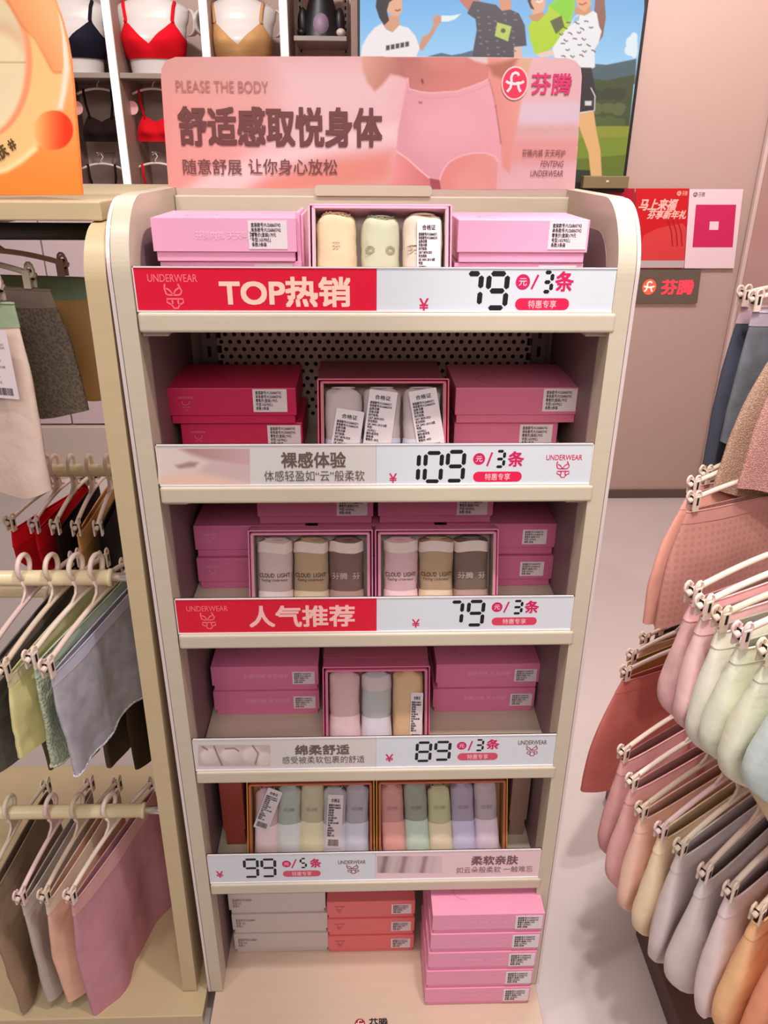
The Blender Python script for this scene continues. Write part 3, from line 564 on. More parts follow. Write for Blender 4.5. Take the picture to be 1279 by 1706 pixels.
def make_roll(wd, dp, ln, c, label, trayloc, lean, x, y0, z0, seed, band=None, words=None, wcol=(70, 56, 54), tagp=None, group=None, tilt=0.0, kind='plain', top=0.012, trim=None, bot=None):
    M = Matrix.Translation(trayloc) @ Matrix.Rotation(-lean, 4, 'X') @ Matrix.Translation((x, y0, z0)) @ Matrix.Rotation(tilt, 4, 'Y')
    n = 2.7; a, bb = wd / 2, dp / 2; rnd = random.Random(seed); ph = rnd.random() * 9
    def surf(u, v, off=0.0):
        th = u * 2 * PI; cz = v * ln
        k = 1.0
        if v > 1 - top / ln: q = (v - (1 - top / ln)) / (top / ln); k = math.sqrt(max(0.0, 1 - q * q)) * 0.55 + 0.45 if q < 1 else 0.45
        wv = 1 + 0.06 * noise.noise(Vector((math.cos(th) * 1.6 + ph, v * 4.5, math.sin(th) * 1.6))) + 0.03 * noise.noise(Vector((math.cos(th) * 3 + ph, v * 16, math.sin(th) * 3)))
        k *= wv; ca, sa = math.cos(th), math.sin(th)
        X = (a * k + off) * math.copysign(abs(ca) ** (2 / n), ca); Y = (bb * k + off) * math.copysign(abs(sa) ** (2 / n), sa)
        return (X, Y, cz + 0.002 * math.sin(3 * th + ph) * v)
    o = bpy.data.objects.new('rolled_briefs', None); b = MB(); m = fabric(c, kind)
    b.grid(lambda u, v: surf(u, v), 36, 26, m, cu=True); b.add([surf(i / 36, 1.0) for i in range(36)], [list(range(36))], m)
    # folded layers showing on the end of the roll
    for s in (0.62, 0.36): b.tube([(a * s * math.cos(q / 14 * 2 * PI), bb * s * math.sin(q / 14 * 2 * PI), ln + 0.0005) for q in range(14)], 0.0014, m, 6, True)
    def front(px, pz, off=0.0006):
        q = max(-0.985, min(0.985, px / (a * 1.03))); return (px, -(bb * 1.035) * (1 - abs(q) ** n) ** (1 / n) - off, pz)
    if words:
        s, z1, z2, ww = words
        for i, (tx, sl, bo) in enumerate(s): b.text(tx, -wd * ww[i], wd * ww[i] * 0.96, z1[i], z2[i], ink(wcol), 0, bo, sl, 0, front)
    o = b.build('rolled_briefs'); o.matrix_world = M; tag(o, label, 'rolled briefs', group)
    if band:
        w2 = MB(); w2.grid(lambda u, v: surf(u, band[0] + (band[1] - band[0]) * v, 0.0010), 36, 6, fabric(band[2]), cu=True); w2.build('waistband', o)
    if bot:
        w2 = MB(); w2.grid(lambda u, v: surf(u, bot[0] * v, 0.0009 + 0.0012 * (1 - v)), 36, 6, fabric(bot[1]), cu=True); w2.build('lit_lower_band', o)  # lighter band paints the light reaching the roll's foot below the shelf shadow
    if trim:
        w2 = MB(); w2.tube([Vector(surf(i / 60, 0.985)) + Vector((0, 0, 0.0016 * math.sin(i * 2.1))) for i in range(60)], 0.0013, fabric(trim), 5, True); w2.build('lace_trim', o)
    if tagp:
        tx, tz, tw, thh, rot = tagp; g = MB(); g.prism(rrect(-tw / 2, tw / 2, -thh / 2, thh / 2, 0.002, 3), 0, 0.0006, stickm, 'Y')
        g.text('合格证', -tw * .28, tw * .28, thh * .36, thh * .43, txtm, -0.0003, 0.02); g.text(TAG, -tw * .43, tw * .36, -thh * .28, thh * .33, txtm, -0.0003, 0.002)
        r2 = random.Random(3); xx = -tw * .36
        while xx < tw * .3: ww = tw * r2.choice((.012, .02, .03)); g.box(xx, xx + ww, -0.0003, 0.0001, -thh * .45, -thh * .33, txtm); xx += ww + tw * r2.choice((.012, .02))
        g.build('paper_tag', o, loc=(tx, -bb * 1.04 - 0.0022, tz), rot=(0, rot, 0))
    return o
LEAN = math.radians(17)
# top tray
tl = (0.003, 0.030, SZ[0] + 0.0005)
make_tray(0.184, 0.133, 0.048, (240, 172, 196), (214, 196, 186), 'open pink box standing tilted on the top shelf with three rolls', tl, LEAN)
g = 'rolls in the top open box'
make_roll(0.054, 0.04, 0.122, (230, 202, 168), 'cream rolled briefs, left roll in the top shelf box', tl, LEAN, -0.058, 0.023, 0.004, 1, group=g, tilt=-0.02, trim=(240, 200, 170), words=([('芬', 0, .02)], [0.074], [0.084], [0.1]), wcol=(214, 184, 150))
make_roll(0.052, 0.042, 0.118, (204, 202, 174), 'pale sage rolled briefs, centre roll in the top shelf box', tl, LEAN, 0.0, 0.024, 0.004, 2, group=g, trim=(160, 158, 130), words=([('◎   ◎', 0, .01)], [0.068], [0.078], [0.4]), wcol=(160, 150, 128))
make_roll(0.054, 0.042, 0.121, (228, 208, 190), 'ivory rolled briefs with white paper tag, right roll in the top shelf box', tl, LEAN, 0.058, 0.023, 0.004, 3, group=g, words=([('芬腾', 0, .01)], [0.068], [0.08], [0.42]), wcol=(204, 178, 160), tagp=(0.007, 0.062, 0.032, 0.1, 0.0))
# second shelf tray
tl = (0.009, 0.040, SZ[1] + 0.0005)
make_tray(0.188, 0.140, 0.048, (216, 96, 120), (190, 160, 152), 'open rose box standing tilted on the second shelf with three tagged rolls', tl, LEAN)
g = 'rolls in the second shelf open box'
for i, (x, rot, tx, tz, nm) in enumerate(((-0.06, 0.16, 0.003, 0.045, 'left'), (-0.002, 0.13, -0.004, 0.073, 'centre'), (0.058, -0.17, 0.008, 0.075, 'right'))):
    make_roll(0.056, 0.04, 0.126, (206, 190, 190), 'pale grey rolled briefs under a large paper tag, %s roll on the second shelf' % nm, tl, LEAN, x, 0.023, 0.004, 10 + i, group=g, tagp=(tx, tz, 0.042, 0.098, rot), bot=(0.4, (214, 216, 232)))
# third shelf trays
for q, (x, nm) in enumerate(((-0.1085, 'left'), (0.0985, 'right'))):
    tl = (x, 0.040, SZ[2] + 0.0005)
    make_tray(0.194, 0.144, 0.048, (232, 140, 176), (206, 182, 174), 'open pink box with three banded rolls, %s box on the third shelf' % nm, tl, LEAN)
    for i, (rx, cc, c2, cn) in enumerate(((-0.059, (206, 182, 178) if q == 0 else (212, 176, 182), (246, 228, 226) if q == 0 else (250, 216, 220), 'pale pink'), (0.0, (178, 152, 124), (236, 214, 184), 'tan'), (0.058, (128, 100, 96) if q == 0 else (122, 104, 94), (190, 156, 148), 'dark brown'))):
        if i < 2: wd_ = ([('CLOUD  LIGHT', 0, .01), ('Feeling Underwear', .3, 0)], [0.066, 0.058], [0.073, 0.064], [0.46, 0.4]); wc = (66, 52, 48)
        else: wd_ = ([('芬腾  芬', 0, .01)], [0.062], [0.073], [0.42]); wc = (196, 176, 172)
        make_roll(0.056, 0.04, 0.128, cc, '%s rolled briefs with white waistband in the %s box of the third shelf' % (cn, nm), tl, LEAN, rx, 0.023, 0.004, 20 + i + 5 * q, band=(0.83, 0.965, (226, 206, 198)), words=wd_, wcol=wc, bot=(0.33, c2), group='banded rolls on the third shelf', top=0.006)
# fourth shelf tray
tl = (0.0, 0.048, SZ[3] + 0.0005)
make_tray(0.184, 0.150, 0.050, (232, 118, 160), (200, 150, 156), 'open pink box standing tilted on the fourth shelf with three rolls', tl, LEAN)
g = 'rolls in the fourth shelf open box'
make_roll(0.055, 0.042, 0.138, (220, 184, 184), 'pale pink rolled briefs, left roll on the fourth shelf', tl, LEAN, -0.058, 0.024, 0.004, 40, group=g, bot=(0.42, (246, 214, 220)))
make_roll(0.053, 0.042, 0.136, (190, 190, 190), 'grey mint rolled briefs, centre roll on the fourth shelf', tl, LEAN, 0.0, 0.024, 0.004, 41, group=g, band=(0.78, 0.965, (214, 196, 200)), bot=(0.4, (232, 226, 236)))
make_roll(0.056, 0.042, 0.138, (222, 186, 146), 'beige rolled briefs with narrow paper tag, right roll on the fourth shelf', tl, LEAN, 0.058, 0.024, 0.004, 42, group=g, tagp=(0.014, 0.055, 0.022, 0.095, 0.03))
# lowest shelf trays
L5 = math.radians(20)
cols5 = [[('pale pink', (220, 186, 190)), ('grey mint', (184, 190, 186)), ('pale yellow', (206, 196, 166)), ('pale grey', (196, 194, 198)), ('grey lilac', (188, 180, 190))],
         [('rose pink', (220, 160, 158)), ('grey green', (164, 168, 156)), ('yellow green', (206, 204, 164)), ('lavender', (184, 170, 190)), ('grey pink', (198, 180, 186))]]
lit_bots = [[(250, 226, 230), (236, 240, 240), (244, 236, 200), (232, 232, 244), (226, 226, 244)], [(250, 184, 176), (212, 232, 216), (248, 232, 204), (222, 216, 246), (244, 222, 238)]]  # painted light on the lower part of each roll
for q, (x, wd, nm) in enumerate(((-0.128, 0.240, 'left'), (0.130, 0.250, 'right'))):
    tl = (x, 0.044, SZ[4] + 0.0005)
    make_tray(wd, 0.160, 0.048, (206, 108, 80), (190, 140, 96), 'open gold edged box of five rolls, %s box on the lowest shelf' % nm, tl, L5, rim=(232, 170, 70))
    for i in range(5):
        cn, cc = cols5[q][i]; rx = (-0.084 + 0.042 * i) * wd / 0.226
        tp = {(0, 0): (0.004, 0.105, 0.03, 0.085, 0.35), (0, 3): (0.0, 0.078, 0.03, 0.11, 0.04)}.get((q, i))
        make_roll(0.045, 0.036, 0.146 + 0.006 * ((i * 7 + q) % 3 - 1), cc, '%s rolled briefs in the %s box of five on the lowest shelf' % (cn, nm), tl, L5, rx, 0.022, 0.004, 60 + i + 9 * q, bot=(0.5, lit_bots[q][i]), tagp=tp, group='rolls in the five packs on the lowest shelf', tilt=(-0.05 if q else 0.02), words=None if tp else ([('芬腾', 0, .0)], [0.098], [0.106], [0.26]), wcol=tuple(int(v * .82) for v in cc))

# ------------------------------------------------------------------ hangers and hanging garments
def hanger_col(c): return mat('hanger_plastic_%d_%d_%d' % c, c, 0.3, spec=0.5)
HC = [(236, 212, 198), (240, 220, 206), (228, 206, 184), (238, 208, 204), (232, 218, 196)]
def make_hanger(label, loc, yaw, hw, c, group=None, drop=0.085):
    t = thing('clip_hanger', label, 'hanger', loc, (0, 0, yaw), group); m = hanger_col(c); dz = drop - 0.085
    P = []; R = 0.0205
    for i in range(19):
        a = math.radians(-50 + 290 * i / 18); P.append((R * math.cos(a), 0, -0.0065 + R * math.sin(a)))
    P += [(-0.004, 0, -0.030), (0.0, 0, -0.040 - dz)]
    MB().tube(P, 0.0044, m, 8).build('hook', t)
    b = MB(); z0 = -0.064 - dz
    b.prism([(-0.017, -0.026), (0.017, -0.030), (0.010, -0.042 - dz), (0.014, -0.054 - dz), (0.03, z0 - 0.002), (-0.03, z0 - 0.002), (-0.013, -0.054 - dz), (-0.010, -0.042 - dz)], -0.0016, 0.0016, m, 'Y')
    b.tube([(-0.017, 0, -0.026), (-0.010, 0, -0.040 - dz), (-0.014, 0, -0.052 - dz), (-0.034, 0, z0 - 0.001)], 0.0028, m, 6); b.tube([(0.017, 0, -0.030), (0.010, 0, -0.040 - dz), (0.014, 0, -0.054 - dz), (0.034, 0, z0 - 0.001)], 0.0028, m, 6)
    A = []
    for i in range(21):
        s = -1 + i / 10; A.append((s * hw, 0, z0 - (0.021) * abs(s) ** 1.9))
    b.tube(A, 0.0046, m, 8); b.build('arm', t)
    for sx in (-1, 1):
        b = MB(); x = sx * (hw - 0.012); z = z0 - 0.018
        L1 = [(x - 0.006 + 0.0065 * math.cos(q / 10 * 2 * PI), 0.005, z + 0.004 + 0.0085 * math.sin(q / 10 * 2 * PI)) for q in range(10)]
        b.tube(L1, 0.0022, m, 6, True); b.tube([(p[0] + 0.008, -0.006, p[2] + 0.003) for p in L1], 0.0022, m, 6, True)
        b.box(x - 0.006, x + 0.006, -0.009, -0.0055, z - 0.022, z + 0.006, m); b.box(x - 0.006, x + 0.006, 0.0055, 0.009, z - 0.022, z + 0.006, m)
        b.box(x - 0.0022, x + 0.0022, -0.0098, -0.0089, z - 0.010, z + 0.004, black); b.box(x - 0.0065, x - 0.0058, -0.004, 0.004, z - 0.010, z + 0.006, black)
        b.build('clip', t, 0.001)
    return t
def make_garment(label, cat, loc, yaw, W, L, c, kind='brief', fab='plain', band=None, t=0.016, seed=0, name=None, lace=None, flare=0.0, shift=0.0, folds=0.006, group=None, bandh=0.1):
    rnd = random.Random(seed * 7 + 3); ph = rnd.random() * 6.28; ph2 = rnd.random() * 6.28
    def w(v):
        if kind == 'brief':
            k = 0.96 + 0.05 * min(1, v / 0.2); q = max(0.0, (v - 0.36) / 0.64); return W * (k - 0.74 * q ** 1.15)
        if kind == 'pants': return W * (0.93 + (0.07 + flare) * math.sin(min(1, v * 1.35) * PI / 2))
        if kind == 'round':
            q = max(0.0, (v - 0.55) / 0.45); return W * (0.93 + 0.10 * math.sin(min(1, v * 1.5) * PI / 2) + flare * v) * (1 - 0.62 * q ** 2.4)
        return W * (0.95 + 0.05 * min(1, v * 3) + flare * v)
    def S(u, v, off=0.0):
        th = u * 2 * PI; ca, sa = math.cos(th), math.sin(th); ww = w(v) + off
        tt = t * (0.34 + 0.66 * min(1, v * 2.6)) * (1.0 if kind not in ('brief', 'round') else (1 - 0.55 * max(0, (v - 0.5) / 0.5))) + off
        ex, ey = (0.62, 0.5) if kind == 'round' else (0.85, 0.8)
        X = ww * math.copysign(abs(ca) ** ex, ca); Y = tt * math.copysign(abs(sa) ** ey, sa)
        fz = folds * min(1, v * 1.8)
        fold = fz * (math.sin(X / W * 4.2 + ph + v * 1.5) + 0.5 * math.sin(X / W * 9.0 + ph2 - v * 2)) + 0.35 * fz * noise.noise(Vector((X * 30, v * 6 + ph, Y * 20)))
        zz = -v * L
        if kind == 'brief': zz += -0.006 * math.sin(X / W * 5 + ph) * v
        else: zz += (0.010 * (abs(ca) ** 3) + 0.004 * math.sin(X / W * 7 + ph)) * v
        return (X + shift * v, Y + fold, zz)
    m = fabric(c, fab); b = MB(); b.grid(lambda u, v: S(u, v), 44, 22, m, cu=True)
    b.grid(lambda u, v: S(u, 1 - 0.02 * v, -0.0015 - 0.6 * v * 0), 44, 1, m, cu=True)
    if kind in ('brief', 'round'): b.add([S(i / 44, 1.0) for i in range(44)], [list(range(44))], m)
    o = b.build(name or cat.replace(' ', '_')); o.location = loc; o.rotation_euler = (0, 0, yaw); tag(o, label, cat, group)
    if band:
        q = MB(); q.grid(lambda u, v: S(u, bandh * v, 0.0014), 44, 3, fabric(band), cu=True); q.tube([S(i / 44, 0.004, 0.001) for i in range(44)], 0.0016, fabric(band), 5, True); q.build('waistband', o)
    if lace:
        q = MB(); q.tube([Vector(S(i / 132, 1.0, 0.001)) + Vector((0, 0, -0.0022 * abs(math.sin(i * 0.75)))) for i in range(132)], 0.0022, fabric(lace, 'lace'), 5, True); q.build('lace_trim', o)
    return o
def hang(clip, hook, hl, gl, cat, hc, W, L, c, zr=None, hgroup=None, ggroup=None, off=0.0, **k):
    # clip: near clip position; hook: (x, y) over the rail
    dx, dy = hook[0] - clip.x, hook[1] - clip.y; hw = max(0.10, min(0.19, math.hypot(dx, dy) + 0.010)); yaw = math.atan2(dy, dx)
    drop = 0.085; z = clip.z + 0.098
    make_hanger(hl, (hook[0], hook[1], z), yaw, hw, hc, hgroup, drop)
    return make_garment(gl, cat, (hook[0], hook[1], z - 0.1055), yaw, hw * W, L, c, group=ggroup, **k)

# ------------------------------------------------------------------ left garment rack
rack = thing('garment_rack', 'tan double sided garment rack with counter top left of the display shelf', 'garment rack', (0, 0, 0))
o = MB().prism(panel_profile(0.0, 0.62, 0.072, 1.570, 0.07), -0.379, -0.351, rackwood).build('side_panel', rack, 0.003)
for v in o.data.vertices:      # the panel leans a little away from the display shelf at its foot
    v.co.x -= (1.57 - v.co.z) / 1.5 * 0.022
MB().prism(panel_profile(0.0, 0.62, 0.072, 1.570, 0.07), -1.30, -1.27, rackwood).build('side_panel', rack, 0.003)
MB().box(-1.33, -0.364, 0.055, 0.64, 1.571, 1.595, rackwood).build('counter_top', rack, 0.002)
MB().box(-1.33, -0.353, -0.05, 0.66, 0.042, 0.0705, rackwood).build('base_deck', rack, 0.002)
MB().box(-1.30, -0.38, 0.0, 0.62, 0.0, 0.0418, darkgrey).build('plinth', rack)
MB().tube([(-1.27, 0.11, 1.553), (-0.3785, 0.11, 1.553)], 0.0115, darkgrey, 14).build('rail', rack)
MB().tube([(-0.66, 0.10, 1.548), (-0.66, 0.60, 1.548)], 0.0115, darkgrey, 14).build('rail', rack)
MB().tube([(-1.27, 0.50, 0.74), (-0.40, 0.50, 0.74)], 0.0135, creamrail, 16).build('rail', rack)
for (px, ex, zz, yy) in ((185, 212, AY(180, 962, 0.11).z, 0.11), (240, 268, AY(240, 1350, 0.10).z, 0.10)):
    xe = AY(px, 962 if zz > 0.8 else 1350, yy).x
    b = MB(); b.tube([(-1.27, yy, zz), (xe, yy, zz)], 0.0135, creamrail, 16); b.tube([(xe - 0.004, yy, zz), (xe + 0.002, yy, zz)], 0.0155, creamrail, 16); b.build('rail', rack)
    MB().tube([(xe, yy, zz), (-0.3785 - (1.57 - zz) / 1.5 * 0.022, yy, zz)], 0.0085, chrome, 12).build('rail_bracket', rack)
RZ2, RZ3 = AY(180, 962, 0.11).z, AY(240, 1350, 0.10).z
MB().tube([(-1.27, 0.52, 1.03), (-0.40, 0.52, 1.03)], 0.0135, creamrail, 16).build('rail', rack)
gl2 = 'briefs on the middle left rail'
L2 = [((160, 940), (80, 1123), 'blue grey lace trimmed briefs nearest the shelf on the middle left rail', (190, 186, 196), 'mottle', (198, 194, 214), 'boxer', (226, 220, 228), 0.205),
      ((126, 942), (53, 1108), 'pale green lace briefs second from the shelf on the middle left rail', (202, 212, 184), 'lace', (206, 222, 200), 'boxer', (226, 230, 204), 0.205),
      ((85, 940), (6, 1128), 'pale yellow briefs third from the shelf on the middle left rail', (232, 222, 158), 'plain', (222, 216, 170), 'boxer', None, 0.165),
      ((39, 943), (-34, 1128), 'dark grey speckled briefs at left edge of the middle left rail', (96, 90, 84), 'mottle', (110, 100, 92), 'boxer', None, 0.19)]
for i, (hk, cl, lab, c, fb, bd, kd, lc, ln) in enumerate(L2):
    h = AY(hk[0], hk[1], 0.11); p = AZ(cl[0], cl[1], 0.930)
    hang(p, (h.x, 0.11), 'cream clip hanger holding the ' + ' '.join(lab.split()[:4]) + ' on the middle left rail', lab, 'briefs', HC[i % 5], 0.96, ln, c, kind=kd, fab=fb, band=bd, lace=lc, t=0.014, seed=i, folds=0.008)
L3_ = [((182, 1342), (118, 1500), 'mauve pink briefs nearest the shelf on the bottom left rail', (206, 146, 158), (222, 170, 168), 0.34),
       ((133, 1362), (75, 1500), 'peach briefs second from the shelf on the bottom left rail', (240, 190, 164), (238, 214, 190), 0.30),
       ((90, 1366), (35, 1502), 'light grey briefs third from the shelf on the bottom left rail', (200, 184, 172), (206, 192, 184), 0.30),
       ((27, 1385), (-25, 1500), 'tan brown briefs at left edge of the bottom left rail', (160, 132, 108), (150, 128, 108), 0.32)]
for i, (hk, cl, lab, c, bd, ln) in enumerate(L3_):
    h = AY(hk[0], hk[1], 0.10); p = AZ(cl[0], cl[1], RZ3 - 0.075)
    hang(p, (h.x, 0.10), 'pale clip hanger holding the ' + ' '.join(lab.split()[:2]) + ' briefs on the bottom left rail', lab, 'briefs', HC[(i + 1) % 5], 0.98, ln, c, kind='boxer', flare=(0.0, -0.06, -0.08, 0)[i], band=bd, t=0.018, seed=20 + i, folds=0.009)
L1_ = [((-0.66, 0.36), (-0.53, 0.34), 'tan briefs with mint waistband next to the panel on the top left rail', (220, 172, 112), 'plain', (160, 184, 150), 0.215, 0.17),
       ((-0.66, 0.245), (-0.537, 0.215), 'grey lace briefs second from the panel on the top left rail', (134, 120, 104), 'lace', (150, 132, 118), 0.205, 0.14),
       ((-0.65, 0.13), (-0.538, 0.10), 'pale pink long briefs with large white tag on the top left rail', (222, 196, 182), 'plain', (150, 166, 136), 0.30, 0.12)]
for i, (hk, cl, lab, c, fb, bd, ln, bh) in enumerate(L1_):
    p = Vector((cl[0], cl[1], 1.466)); o = hang(p, hk, 'white clip hanger holding the ' + ' '.join(lab.split()[:3]) + ' on the top left rail', lab, 'briefs', HC[(i + 3) % 5], (1.26, 1.2, 1.14)[i], ln, c, kind='boxer', fab=fb, band=bd, t=0.015, seed=40 + i, folds=0.006, bandh=bh, flare=(0.12, 0.18, 0.0)[i])
    if i == 2:
        g = MB(); g.prism(rrect(-0.024, 0.024, -0.05, 0.05, 0.002, 3), 0, 0.0006, stickm, 'Y'); g.text('合格证', -0.012, 0.012, 0.036, 0.042, txtm, -0.0003, 0.02); g.text(TAG, -0.02, 0.016, -0.028, 0.032, txtm, -0.0003)
        xx = -0.017; r2 = random.Random(5)
        while xx < 0.015: ww = r2.choice((.0006, .001, .0014)); g.box(xx, xx + ww, -0.0003, 0.0001, -0.045, -0.034, txtm); xx += ww + r2.choice((.0006, .001))
        g.build('paper_tag', o, loc=(-0.112, 0.026, -0.085), rot=(0, 0.0, PI))
FB = [((72, 772), (18, 880), 'red bra', (196, 14, 24)), ((90, 772), (58, 884), 'second red bra', (186, 12, 26)), ((118, 770), (93, 886), 'black bra', (30, 14, 18)), ((148, 770), (128, 888), 'golden beige bra', (200, 146, 86)), ((178, 770), (164, 888), 'second black bra', (24, 16, 20))]
for i, (hk, cl, nm, c) in enumerate(FB):
    h = AY(hk[0], hk[1], 0.52); p = AZ(cl[0], cl[1], 0.952)
    lab = {'red bra': 'dark red bra leftmost on the far rail behind the middle left rail', 'second red bra': 'bright red bra second from left on the far rail', 'black bra': 'black bra between red and beige ones on the far rail', 'golden beige bra': 'golden beige bra on the far rail between two black ones', 'second black bra': 'black bra at right end of the far rail beside the panel'}[nm]
    hang(p, (h.x, 0.52), 'cream clip hanger holding the %s on the far rail' % lab.split(' on ')[0].split(' at ')[0].split(' leftmost')[0].split(' second')[0].split(' between')[0] + (' beside the panel' if i == 4 else ''), lab, 'bra', HC[(i + 2) % 5], 0.96, 0.17, c, kind='brief', t=0.014, seed=60 + i, band=tuple(min(255, int(v * 1.15)) for v in c), bandh=0.2)

for i, (x, c, nm) in enumerate(((-0.47, (92, 50, 46), 'maroon'), (-0.53, (80, 66, 50), 'dark olive'), (-0.60, (104, 84, 66), 'brown'), (-0.67, (70, 62, 58), 'charcoal'), (-0.74, (96, 80, 60), 'umber'))):
    hang(Vector((x - 0.02, 0.36, 0.64)), (x, 0.50), 'cream clip hanger holding the %s briefs on the low back rail' % nm, '%s briefs hanging on the low back rail behind the bottom left rail' % nm, 'briefs', HC[i % 5], 0.96, 0.30, c, kind='boxer', t=0.016, seed=70 + i)
# orange display board on the counter
OP = Plane(0.085, 1.5955, 0.0)
ob = thing('display_board', 'orange printed display board with ball and hand standing on the left counter', 'display board', OP.o)
orange = grad_mat('board_orange', [(0, (250, 128, 36)), (0.35, (252, 146, 64)), (1, (252, 186, 130))], 'Z', 0.0, 0.3)
b = MB(); b.prism(OP.P([(-60, 326), (137, 325), (132, 260), (127, 200), (122, 140), (118, 100), (112, 66), (104, 34), (92, 0), (80, -30), (60, -60), (-60, -60)]), 0.0, 0.006, orange, 'Y'); b.build('board', ob)
OB = [(-40, 326), (137, 325), (132, 260), (127, 200), (122, 140), (118, 100), (112, 66), (104, 34), (92, 0), (86, -14), (-40, -14)]
painted('printed_photo', ob, OP, (-40, -14, 138, 326), 1.6, [(None, ('g', 0, 120, 0, 326, (250, 176, 116), (248, 134, 44)), 1),
    (ellipse(-22, 108, 132, 178, 48), (250, 196, 132), 5), (ellipse(-22, 108, 132, 178, 48), ('g', 0, 0, 0, 300, (250, 186, 120), (250, 206, 140)), 5, 0.7),
    (band([(86, -10), (99, 34), (108, 80), (111, 115), (107, 150), (100, 182)], 9), (250, 226, 206), 4),
    (band([(-40, 292), (-20, 290), (10, 283), (36, 267), (60, 246)], 9), (254, 228, 172), 5),
    (ellipse(-28, 105, 82, 128, 44), (248, 152, 106), 3), (ellipse(-31, 105, 74, 122, 44), ('g', 0, 40, 0, 220, (226, 206, 166), (244, 222, 180)), 5),
    (ellipse(-20, 70, 60, 40, 30), (222, 176, 140), 14, 0.7), (ellipse(-26, 92, 62, 42, 30), (238, 216, 172), 10),
    (band([(-40, 104), (43, 104)], 1.6), (168, 144, 112), 1.2),
    ([(10, -30), (78, -40), (96, 10), (104, 60), (106, 108), (103, 121), (90, 121), (84, 112), (62, 64), (36, 40), (20, 14)], ('g', 40, 60, 90, 30, (238, 150, 92), (252, 180, 120)), 2),
    (band([(12, 0), (36, 42), (60, 66), (74, 92), (86, 116), (91, 121), (103, 121)], 4), (214, 128, 74), 3, 0.7),
    (ellipse(89, 217, 33, 33, 44), ('g', 56, 0, 110, 0, (252, 196, 116), (246, 50, 8)), 1.6)], -0.0005, clip=OB)
b = MB()
cx, cz = OP.uv(89, 217); rr = OP.uv(122, 217)[0] - cx
b.text('肤', *OP.R(-9, 240, 13, 264), ink((96, 66, 24)), -0.0018, 0.03, 0, 0.5); b.text('#', *OP.R(14, 232, 27, 250), ink((96, 66, 24)), -0.0018, 0.03, 0, 0.5)
b.build('lettering', ob)

# ------------------------------------------------------------------ right garment racks
for nm, lab, y0, yb, rails in (('a', 'near right garment rack with two rails of pastel briefs', -0.45, 0.10, ((0.612, 1.2, -0.03), (0.60, 0.742, 0.15))), ('b', 'far right garment rack behind the pastel briefs with coral pants', 0.20, 0.60, ((0.81, 1.513, 0.50), (0.80, 1.2, 0.50), (0.73, 0.753, 0.56)))):
    r = thing('garment_rack', lab, 'garment rack', (0, 0, 0))
    for x, z, y1 in rails:
        MB().tube(([(1.02, y0 - 0.02, z), (x + 0.10, y0 - 0.02, z), (x + 0.05, y0, z), (x, y0 + 0.06, z)] if nm == 'a' else [(x - 0.02, y0 + 0.01, z)]) + [(x, y1 - 0.03, z), (x + 0.03, y1, z), (1.02, y1 + 0.01, z)], 0.0105, creamrail, 12).build('rail', r)
    for y in (y0 - 0.02, yb): MB().box(1.01, 1.04, y - 0.015, y + 0.015, 0.05, rails[0][1] + 0.06, rackwood).build('upright', r, 0.002)
    MB().box(0.61 if nm == 'a' else 0.66, 1.25, y0 - 0.03, yb - 0.02 if nm == 'b' else 0.16, 0.0, 0.07, mat('base_and_floor_shadow', (86, 58, 52), 0.5)).build('base', r, 0.003)  # base drawn out further, its dark edge stands for shadow on the floor
def right(clip, zc, hook, adj, rest, W, L, c, i, where, hlab=None, **k):
    lab = '%s %s' % (adj, rest)
    return hang(AZ(clip[0], clip[1], zc), hook, hlab or 'pale clip hanger holding the %s %s' % (adj, where), lab, k.pop('cat', 'briefs'), HC[i % 5], W, L, c, seed=80 + i, **k)
CR = [((1036, 1262), (0.588, 0.13), 'dusty pink briefs', 'farthest on the lower right rail', (232, 176, 174), 0.32),
      ((1050, 1310), (0.590, 0.06), 'rose pink briefs', 'second farthest on the lower right rail', (238, 186, 182), 0.32),
      ((1066, 1358), (0.592, 0.0), 'peach pink briefs', 'third farthest on the lower right rail', (246, 202, 184), 0.30),
      ((1098, 1392), (0.60, -0.045), 'cream yellow briefs', 'fourth farthest on the lower right rail', (246, 222, 188), 0.305),
      ((1130, 1420), (0.606, -0.085), 'light grey lilac briefs', 'in the middle of the lower right rail', (226, 212, 212), 0.34),
      ((1170, 1462), (0.622, -0.125), 'pearl grey briefs', 'fourth nearest on the lower right rail', (222, 210, 208), 0.335),
      ((1212, 1492), (0.645, -0.165), 'pale lilac white briefs', 'third nearest on the lower right rail', (236, 216, 216), 0.36),
      ((1258, 1530), (0.665, -0.205), 'orange peach briefs', 'second nearest on the lower right rail', (250, 198, 148), 0.34),
      ((1300, 1570), (0.69, -0.25), 'salmon orange briefs', 'nearest at bottom right corner on the lower right rail', (240, 160, 126), 0.34)]
for i, (cl, hk, adj, rest, c, ln) in enumerate(CR):
    right(cl, 0.644, hk, adj, rest, 1.0, ln, c, i, 'on the lower right rail', kind='round', t=0.024, band=tuple(min(255, int(v * 1.03)) for v in c), folds=0.008, flare=0.04)
